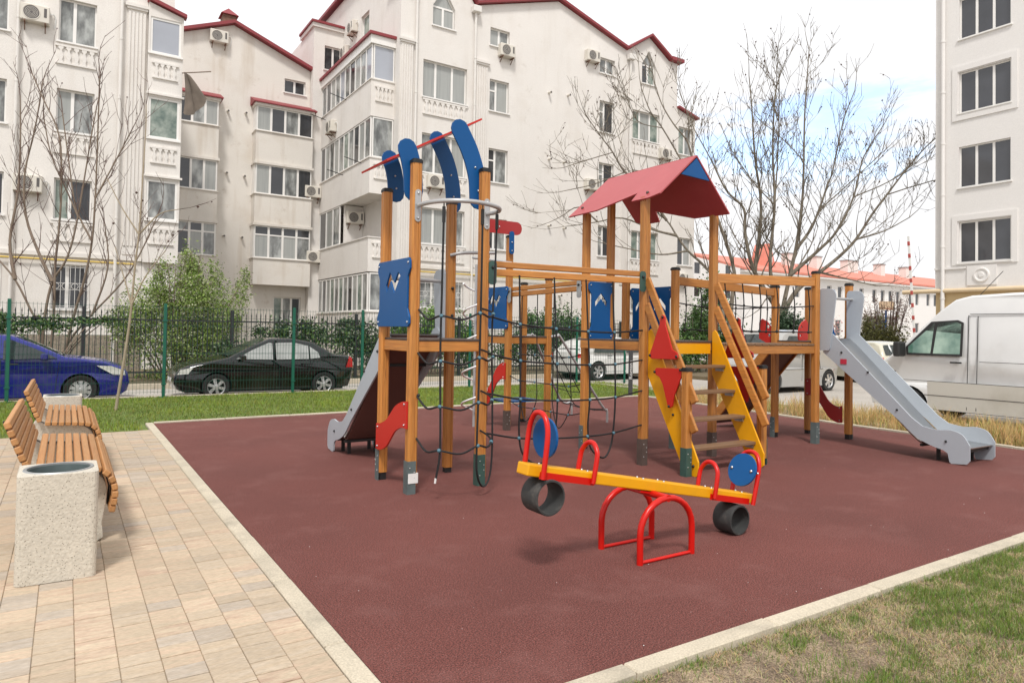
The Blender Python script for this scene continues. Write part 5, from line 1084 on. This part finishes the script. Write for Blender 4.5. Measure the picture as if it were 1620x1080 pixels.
# washing hung from the corner of the left building
HC = thing('hanging_cloth', 'grey brown tarpaulin hanging folded from a pole at the corner of the left building', 'cloth', (3.5, 27.4, 9.5))
V = []; nU, nV = 9, 12
for j in range(nV+1):
    for i in range(nU+1):
        u, v = i/nU, j/nV; V.append((3.36+.12*u+.40*u*v+.28*v*u+.05*math.sin(u*14+v*3), 27.35+.07*math.sin(u*11+1)-.05*v, 10.72-.10*u-1.55*v*(.55+.45*math.sin(1.2+u*2.1))))
obj('tarpaulin', MB().add(V, [(j*(nU+1)+i, j*(nU+1)+i+1, (j+1)*(nU+1)+i+1, (j+1)*(nU+1)+i) for j in range(nV) for i in range(nU)]), 'cloth', HC, smooth=70)
obj('pole', MB().tube([(3.3, 27.5, 10.70), (4.25, 27.3, 10.9)], .02, 6), 'bark', HC)
# ================================================================ trees and shrubs
sheet('verge', [(19.7, 15.9), (30.5, 15.9), (30.5, 20.25), (19.7, 20.25)], -.03, 'bed', .2)
f0 = Vector((math.sin(YAW), math.cos(YAW), 0))
def bare_tree(name, label, base, limbs, r0_, m_limb, m_twig, seed, twig=1.2, dens=2.2, depth=1.6, buds=0, lvl=3, up=.35, tr=.006, group=None, spread=.9, budr=.012):
    """bare deciduous tree: limbs are (sideways, height) polylines in the tree's own frame, each given its own depth;
    side shoots fork off them recursively"""
    rnd = random.Random(seed); T_ = thing(name, label, 'tree', (base[0], base[1], -.04), group); B0 = Vector((base[0], base[1], 0)); L = MB(); K = MB(); S = MB()
    dep = {}; nbud = [0]
    def grow(p, d, ln, r, lv):
        k = 4 if lv > 1 else 3; pts = [p]; q = p.copy(); dd = d.copy()
        for i in range(k):
            dd = (dd+Vector((rnd.uniform(-.22, .22), rnd.uniform(-.22, .22), rnd.uniform(-.05, .22)))).normalized(); q = q+dd*(ln/k); pts.append(q.copy())
        K.tube(pts, [max(tr*.55, r*(1-.75*i/k)) for i in range(k+1)], 3 if r < .012 else 5, cap=False)
        if lv <= 0:
            for q_ in pts[1:]:
                if buds and rnd.random() < buds: S.sphere(tuple(q_+Vector((rnd.uniform(-.02, .02), rnd.uniform(-.02, .02), -.02))), budr*rnd.uniform(.7, 1.3), 5); 
            return
        n = rnd.choice((2, 3, 3, 4)) if lv > 1 else rnd.choice((2, 3))
        for j in range(n):
            t = rnd.uniform(.35, 1); i = min(int(t*k), k-1); pp = pts[i].lerp(pts[i+1], t*k-i)
            e = (dd*rnd.uniform(.5, 1.1)+Vector((rnd.uniform(-1, 1), rnd.uniform(-1, 1), rnd.uniform(-.3, .7)+up*.5))*spread).normalized(); grow(pp, e, ln*rnd.uniform(.42, .72), max(tr, r*.55), lv-1)
    for li, lb in enumerate(limbs):
        key = lb[0]; d0 = dep.get(key, 0.); d1 = d0+rnd.uniform(-1, 1)*depth*(.5+.1*len(lb)); h0, h1 = lb[0][1], lb[-1][1]; n = len(lb)
        P = []
        for i, (a, h) in enumerate(lb):
            dd = d0+(d1-d0)*i/(n-1); dep.setdefault((a, h), dd); P.append(B0+r0*a+f0*dd+Vector((0, 0, h)))
        if li == 0 or h0 < 2.6 and lb[0] not in [q for l in limbs[:li] for q in l[1:]]: P = [Vector((P[0].x, P[0].y, -.1))]+P; dep
        rs = r0_*(1 if li == 0 else .85 if len(lb) > 4 else .55)*(1 if h0 < 3 else max(.3, 1-(h0-2.)/9)); P2 = smooth_path(P, 4)
        re = max(tr*1.6, rs*.13); m_ = len(P2); rad = [rs+(re-rs)*(i/(m_-1))**.55 for i in range(m_)]; L.tube(P2, rad, 8, cap=False)
        tot = sum((P2[i+1]-P2[i]).length for i in range(m_-1)); acc = 0
        for i in range(m_-1):
            sg = (P2[i+1]-P2[i]); 
            if P2[i].z < (1.9 if lvl < 3 else 3.2): continue
            ex = dens*sg.length; k = int(ex)+(rnd.random() < ex-int(ex))
            for _ in range(k):
                t = rnd.random(); d = (sg.normalized()*rnd.uniform(.3, .9)+Vector((rnd.uniform(-1, 1), rnd.uniform(-1, 1), rnd.uniform(-.15, .6)+up))*spread).normalized()
                grow(P2[i].lerp(P2[i+1], t), d, twig*rnd.uniform(.55, 1.25)*(1-.35*i/m_), max(tr*1.3, rad[i]*.42), lvl-1)
        grow(P2[-1], (P2[-1]-P2[-3]).normalized(), twig*.7, re, max(1, lvl-2))
    obj('trunk', L, m_limb, T_, smooth=70, fix=False); obj('crown', K, m_twig, T_, smooth=70, fix=False)
    if S.v: obj('seed_heads', S, 'seed', T_, fix=False, kind='stuff')
    return T_
bare_tree('bare_tree', 'bare many stemmed tree in front of the left building', (-.42, 22.3), [
    [(-.14, .7), (-.21, 1.62), (-.31, 1.79), (-.74, 2.67), (-1.29, 3.37), (-1.81, 4.2)], [(-.14, .7), (-.07, 1.79), (.1, 2.64), (.39, 3.11), (.58, 3.62), (.74, 4.41), (.86, 5.25), (1.01, 6.34), (1.16, 7.35)],
    [(.1, .54), (.16, 1.63), (.17, 3.06), (.24, 3.9), (.29, 5.16), (.2, 6.55), (-.23, 7.5), (-.58, 8.25)], [(.43, .46), (.75, 1.72), (1.07, 2.74), (1.29, 3.71), (1.4, 4.84), (1.47, 6.01), (1.53, 7.27), (1.59, 8.08)],
    [(.4, .54), (.54, 1.08), (1.08, 1.81), (1.82, 2.71), (2.26, 3.59), (2.63, 4.61)], [(-.74, 2.67), (-.99, 3.71), (-.9, 5.05), (-.96, 6.48), (-1.09, 7.73)], [(.1, 2.64), (-.28, 3.38), (-.67, 4.39), (-.74, 5.56), (-.51, 6.74), (-.33, 8.08)],
    [(.74, 4.41), (.41, 5.07), (-.08, 6.07), (-.35, 7.16)], [(1.29, 3.71), (.87, 4.58), (.68, 5.75), (.49, 7.09)], [(1.4, 4.84), (1.86, 5.77), (2.26, 6.61)], [(1.08, 1.81), (1.48, 3.08), (1.38, 4.25)]],
    .062, 'bark', 'bark_red', 3, twig=1.4, dens=2.6, depth=.7, lvl=2, up=.45, tr=.0085, spread=.8, buds=.05, budr=.02)
bare_tree('sapling', 'thin leaning sapling on the lawn behind the far bench', (.78, 14.18), [[(0, -.01), (.17, 1.21), (.24, 1.87), (.29, 2.57), (.35, 3.13), (.38, 3.7), (.41, 4.38), (.44, 5.05), (.44, 5.45)], [(.24, 1.87), (.5, 2.4), (.85, 2.85)], [(.24, 1.87), (.1, 2.3), (-.1, 2.9)], [(.35, 3.13), (.7, 3.5), (1.05, 3.6)], [(.35, 3.13), (.05, 3.6), (-.2, 4.1)]],
    .034, 'bark_pale', 'bark_red', 8, twig=.8, dens=2.0, depth=.12, lvl=2, up=.4, tr=.0045, spread=.85, buds=.10, budr=.022)
bare_tree('bare_tree', 'large bare tree with fanning stems against the open sky', (26.19, 18.81), [
    [(0, 1.13), (-.02, 2.37), (.34, 4.16), (.6, 5.27), (.77, 6.31), (.94, 7.69), (1., 9.26), (1.05, 11.32), (1.16, 12.84), (1.27, 14.3)], [(.6, 5.27), (1.21, 6.18), (1.53, 7.01), (1.87, 8.12), (2.05, 8.73), (2.43, 10.8), (2.9, 12.18)], [(.34, 4.16), (1.56, 5.28), (2.31, 6.12), (2.98, 7.59), (3.36, 9.3), (4.22, 10.77)],
    [(-.02, 2.37), (.62, 3.48), (1.66, 4.32), (2.52, 5.02), (3.28, 5.8), (4.01, 6.92), (4.68, 7.81), (5.43, 8.78), (6.51, 10.04), (7.79, 11.1)], [(-.02, 2.37), (-.48, 3.46), (-.69, 4.83), (-.59, 7.12), (-.76, 9.37), (-.75, 11.71), (-.57, 12.67)], [(-.59, 7.12), (-.46, 9.24), (-.41, 11.3), (-.41, 12.68)],
    [(-.02, 2.37), (-1.23, 4.27), (-1.67, 5.92), (-1.74, 7.02), (-2.53, 7.83), (-3.24, 9.19), (-3.95, 10.42)], [(-1.23, 4.27), (-1., 7.03), (-1.31, 9.22), (-1.49, 11.42), (-1.65, 12.79)], [(3.28, 5.8), (4.38, 6.15), (5.33, 6.72)], [(2.98, 7.59), (4.34, 8.22), (5.43, 9.06)], [(4.68, 7.81), (5.99, 8.24), (7.09, 8.4), (7.94, 7.17)],
    [(1., 9.26), (.18, 10.35), (-.52, 11.16)], [(1.53, 7.01), (2.42, 7.91), (3.78, 9.31)], [(-.59, 7.12), (-1.43, 8.12), (-2.28, 9.48)], [(-.02, 2.37), (-.66, 3.18), (-1.21, 2.62)], [(1.66, 4.32), (3.04, 4.07), (4.42, 3.82)]],
    .15, 'bark_plane', 'bark_plane', 5, twig=2.0, dens=2.3, depth=1.3, lvl=3, up=.3, spread=.68, tr=.0115, buds=.10, budr=.035)
bare_tree('bare_tree', 'spreading bare tree behind the red gable roof', (20.94, 17.44), [
    [(.05, 1.15), (.21, 2.94), (.31, 3.89), (-.02, 5.15), (-.39, 6.26), (-.7, 7.45), (-1.15, 7.9), (-1.39, 8.94), (-1.93, 9.7), (-2.39, 10.52), (-2.64, 11.35)], [(.05, 1.15), (-.39, 3.4), (-.83, 4.11), (-1.44, 4.7), (-1.85, 5.29), (-2.22, 5.88), (-2.95, 6.46), (-3.67, 6.93)], [(-.39, 6.26), (-1.17, 6.97), (-1.78, 8.15), (-2.52, 9.33), (-3., 9.92), (-3.37, 10.74)],
    [(-1.85, 5.29), (-2.69, 5.51), (-3.89, 5.97), (-4.84, 5.83), (-5.68, 5.7)], [(-2.22, 5.88), (-3.2, 7.17), (-3.92, 7.64), (-4.41, 8.34), (-4.89, 8.88), (-5.38, 9.47)], [(-4.41, 8.34), (-5.12, 8.09), (-5.95, 7.79)], [(-4.84, 5.83), (-5.57, 6.42), (-6.28, 6.05)], [(-1.39, 8.94), (-1.34, 10.06), (-1.59, 11.01)], [(-2.52, 9.33), (-3.47, 9.55), (-3.97, 10.5)],
    [(-3.92, 7.64), (-5.1, 7.14), (-6.05, 6.89)], [(-1.44, 4.7), (-2.44, 4.56), (-3.63, 4.78), (-4.59, 5.0)]],
    .115, 'bark_plane', 'bark_plane', 6, twig=1.8, dens=1.9, depth=1.0, lvl=3, up=.25, spread=.75, tr=.010, buds=.10, budr=.03)
def shrub(name, label, cat, base, clumps, n, size, cols, seed, stems=6, group=None, mstem='bark'):
    """leafy plant: many small leaves spread through uneven clumps round a few stems"""
    T_ = thing(name, label, cat, base, group); b = Vector(base); rnd = random.Random(seed); full = []
    for c in clumps:
        full.append(c)
        for _ in range(5):
            a, e = rnd.uniform(0, 6.28), rnd.uniform(-.5, 1.3); full.append((c[0]+c[3]*.8*math.cos(a)*math.cos(e), c[1]+c[4]*.8*math.sin(a)*math.cos(e), c[2]+c[5]*.85*math.sin(e), c[3]*rnd.uniform(.22, .42), c[4]*rnd.uniform(.22, .42), c[5]*rnd.uniform(.22, .45)))
    full = [(x-b.x, y-b.y, z-b.z, p, q, s) for x, y, z, p, q, s in full]; V, T, C = leaves(full, n, size, cols, seed=seed); V[:, 2] = np.maximum(V[:, 2], .0)
    np_mesh('foliage', V, T, C, 'leaf', None, T_); K = MB()
    for i in range(stems):
        c = rnd.choice(clumps); p = Vector((c[0]+rnd.uniform(-1, 1)*c[3]*.7, c[1]+rnd.uniform(-.7, .7)*c[4], c[2]+c[5]*rnd.uniform(.2, .9))); q = Vector((b.x+(p.x-b.x)*.25+rnd.uniform(-.1, .1), b.y+rnd.uniform(-.1, .1), b.z-.05)); mid = q.lerp(p, .5)+Vector((rnd.uniform(-.1, .1), 0, .15)); K.tube(smooth_path([q, mid, p], 4), [.03-.0025*j for j in range(9)], 5, cap=False)
    obj('stem', K, mstem, T_, fix=False); return T_
G1 = [(.15, .24, .04), (.20, .30, .055), (.11, .19, .03), (.26, .34, .09), (.30, .36, .13)]; G2 = [(.07, .13, .035), (.11, .19, .045), (.05, .095, .03)]; G3 = [(.08, .12, .06), (.11, .16, .08), (.06, .09, .045), (.17, .21, .14)]
shrub('flowering_bush', 'large fresh green bush with pale blossom behind the black fence', 'bush', (2.9, 22.6, -.04), [(2.0, 22.6, 1.9, .8, .7, .95), (3.0, 22.6, 2.3, .85, .8, 1.15), (3.9, 22.6, 1.9, .7, .7, 1.0), (2.6, 22.5, 1.0, 1.3, .7, .9), (3.5, 22.5, .9, .95, .7, .8), (3.1, 22.6, 3.2, .4, .35, .7), (2.3, 22.6, 3.0, .28, .25, .6), (3.8, 22.6, 3.0, .22, .2, .6), (4.6, 22.6, 2.6, .25, .25, .8), (1.5, 22.6, 1.4, .6, .5, .7)], 36000, .036, G1+[(.24, .32, .08), (.42, .44, .28)], 21, 24)
shrub('ivy', 'dark ivy climbing over the left end of the black fence', 'ivy', (-.8, 21, -.04), [(-2.6, 21, 1.35, .9, .14, .35), (-1.4, 21, 1.4, .8, .14, .32), (-.3, 21, 1.5, .7, .12, .22), (.6, 21, 1.6, .6, .1, .12), (-2.0, 21, .8, 1.2, .15, .5)], 6500, .05, G2+[(.14, .2, .09)], 22, 5)
shrub('ivy', 'dark ivy over the black fence behind the black car', 'ivy', (6.5, 21.1, -.04), [(5.3, 21.1, 1.2, .8, .2, .5), (6.4, 21.1, 1.3, .8, .25, .5), (7.6, 21.1, 1.2, .9, .25, .6), (8.3, 21.2, .9, .6, .25, .7), (4.2, 21.1, .7, .8, .2, .5)], 8500, .055, G3+G2, 23, 6)
shrub('hedge_bush', 'leafy green bush seen between the posts of the left tower', 'bush', (10.6, 22, -.04), [(9.6, 22, 1.1, .8, .6, .9), (10.6, 22, 1.3, .9, .6, 1.0), (11.6, 22, 1.2, .9, .6, 1.0), (12.6, 22, .8, .8, .5, .75)], 14000, .055, [(.12, .21, .04), (.16, .28, .06), (.08, .15, .03)], 24, 6)
shrub('hedge_bush', 'dark rounded evergreen bush seen beside the blue arrow panel', 'bush', (16.4, 22.5, -.04), [(15.8, 22.5, 1.3, .9, .7, .95), (16.9, 22.5, 1.5, 1.0, .7, 1.1), (18.0, 22.5, 1.1, .9, .7, .9), (14.6, 22.5, .8, .7, .5, .7)], 14000, .055, [(.06, .12, .035), (.09, .17, .05), (.04, .08, .03)], 25, 6)
shrub('evergreen', 'dark evergreen seen through the stair opening', 'bush', (22.6, 20.0, -.03), [(22.0, 20, 1.3, .9, .8, 1.2), (23.0, 20, 1.9, .8, .8, 1.6), (24.0, 19.8, 1.0, .8, .7, 1.0), (21.2, 19.6, .9, .7, .6, .9), (23.0, 20, 3.2, .45, .45, 1.0)], 14000, .06, G2+[(.06, .12, .04)], 26, 6)
shrub('conifer', 'dark low conifer behind the bridge net', 'bush', (24.9, 17.6, -.03), [(24.9, 17.6, .9, .8, .7, .95), (24.6, 17.6, 1.8, .6, .5, .9), (25.3, 17.6, 1.6, .5, .5, .9)], 9000, .055, [(.03, .06, .03), (.045, .08, .04)], 27, 3)
shrub('blossom_shrub', 'loose shrub with pink blossom in front of the large bare tree', 'bush', (25.3, 16.6, -.03), [(25.0, 16.6, 1.5, .8, .5, .8), (25.9, 16.6, 1.6, .7, .5, .8)], 900, .05, [(.55, .30, .28), (.5, .36, .3), (.2, .14, .08)], 28, 16, mstem='bark_red')
shrub('hedge_bush', 'bushy olive green shrub in front of the far red roofed house', 'bush', (37.6, 21.0, -.2), [(37.4, 21.0, 1.3, 1.2, .8, 1.3), (38.6, 20.6, 1.0, 1.0, .8, 1.1), (36.3, 21.6, .8, .9, .6, .9)], 8000, .07, [(.16, .17, .05), (.22, .22, .08), (.12, .12, .05)], 29, 8)
shrub('twiggy_shrub', 'reddish bare twiggy shrub beside the striped barrier arm', 'bush', (39.5, 21.5, -.2), [(38.6, 21.8, 2.4, 1.2, .6, 1.6), (40.3, 21.3, 2.6, 1.0, .6, 1.8)], 2600, .045, [(.25, .12, .10), (.3, .18, .14), (.2, .14, .08)], 30, 46, mstem='bark_red')
shrub('ground_cover', 'low green plants at the foot of the black fence', 'plants', (1.5, 21.6, -.04), [(x, 21.5+.4*(i % 2), .12, .6, .4, .18) for i, x in enumerate([-4, -2.8, -1.4, -.2, .9, 2.2, 3.5, 4.8, 6.2, 7.5])], 5000, .04, G1[:4]+[(.25, .2, .1)], 31, 2)
BH = thing('basketball_hoop', 'small tan basketball backboard on a blue post in the distance', 'hoop', (44.9, 24.5, -.2)); hb = Vector((44.94, 24.5, 3.6)); 
obj('backboard', MB().prism(rrect(-.5, .5, -.28, .28, .1, 3), lambda a, b, c: tuple(hb+r0*a+Vector((0, 0, b))+f0*c), -.02, .02), 'hoop_board', BH); obj('pole', MB().tube([hb+f0*.1+Vector((0, 0, -.3)), hb+f0*.1+Vector((0, 0, -3.8))], .07, 8), 'blue', BH)
obj('ring', MB().tube([hb-f0*.25+r0*.22*math.cos(a)+f0*.22*math.sin(a)+Vector((0, 0, -.22)) for a in np.linspace(0, 6.283, 16)], .012, 5), 'barrier_red', BH)
PF = thing('picket_fence', 'low dark fence in front of the far shrubs', 'fence', (35, 20, -.2)); pf = MB(); a0 = Vector((33.5, 22.5, 0)); a1 = Vector((42, 17.5, 0))
for i in range(70): p = a0.lerp(a1, i/69); pf.box(p.x-.02, p.x+.02, p.y-.02, p.y+.02, -.2, 1.25)
pf.beam(a0+Vector((0, 0, 1.1)), a1+Vector((0, 0, 1.1)), .04, .05); obj('pickets', pf, 'iron', PF, fix=False)
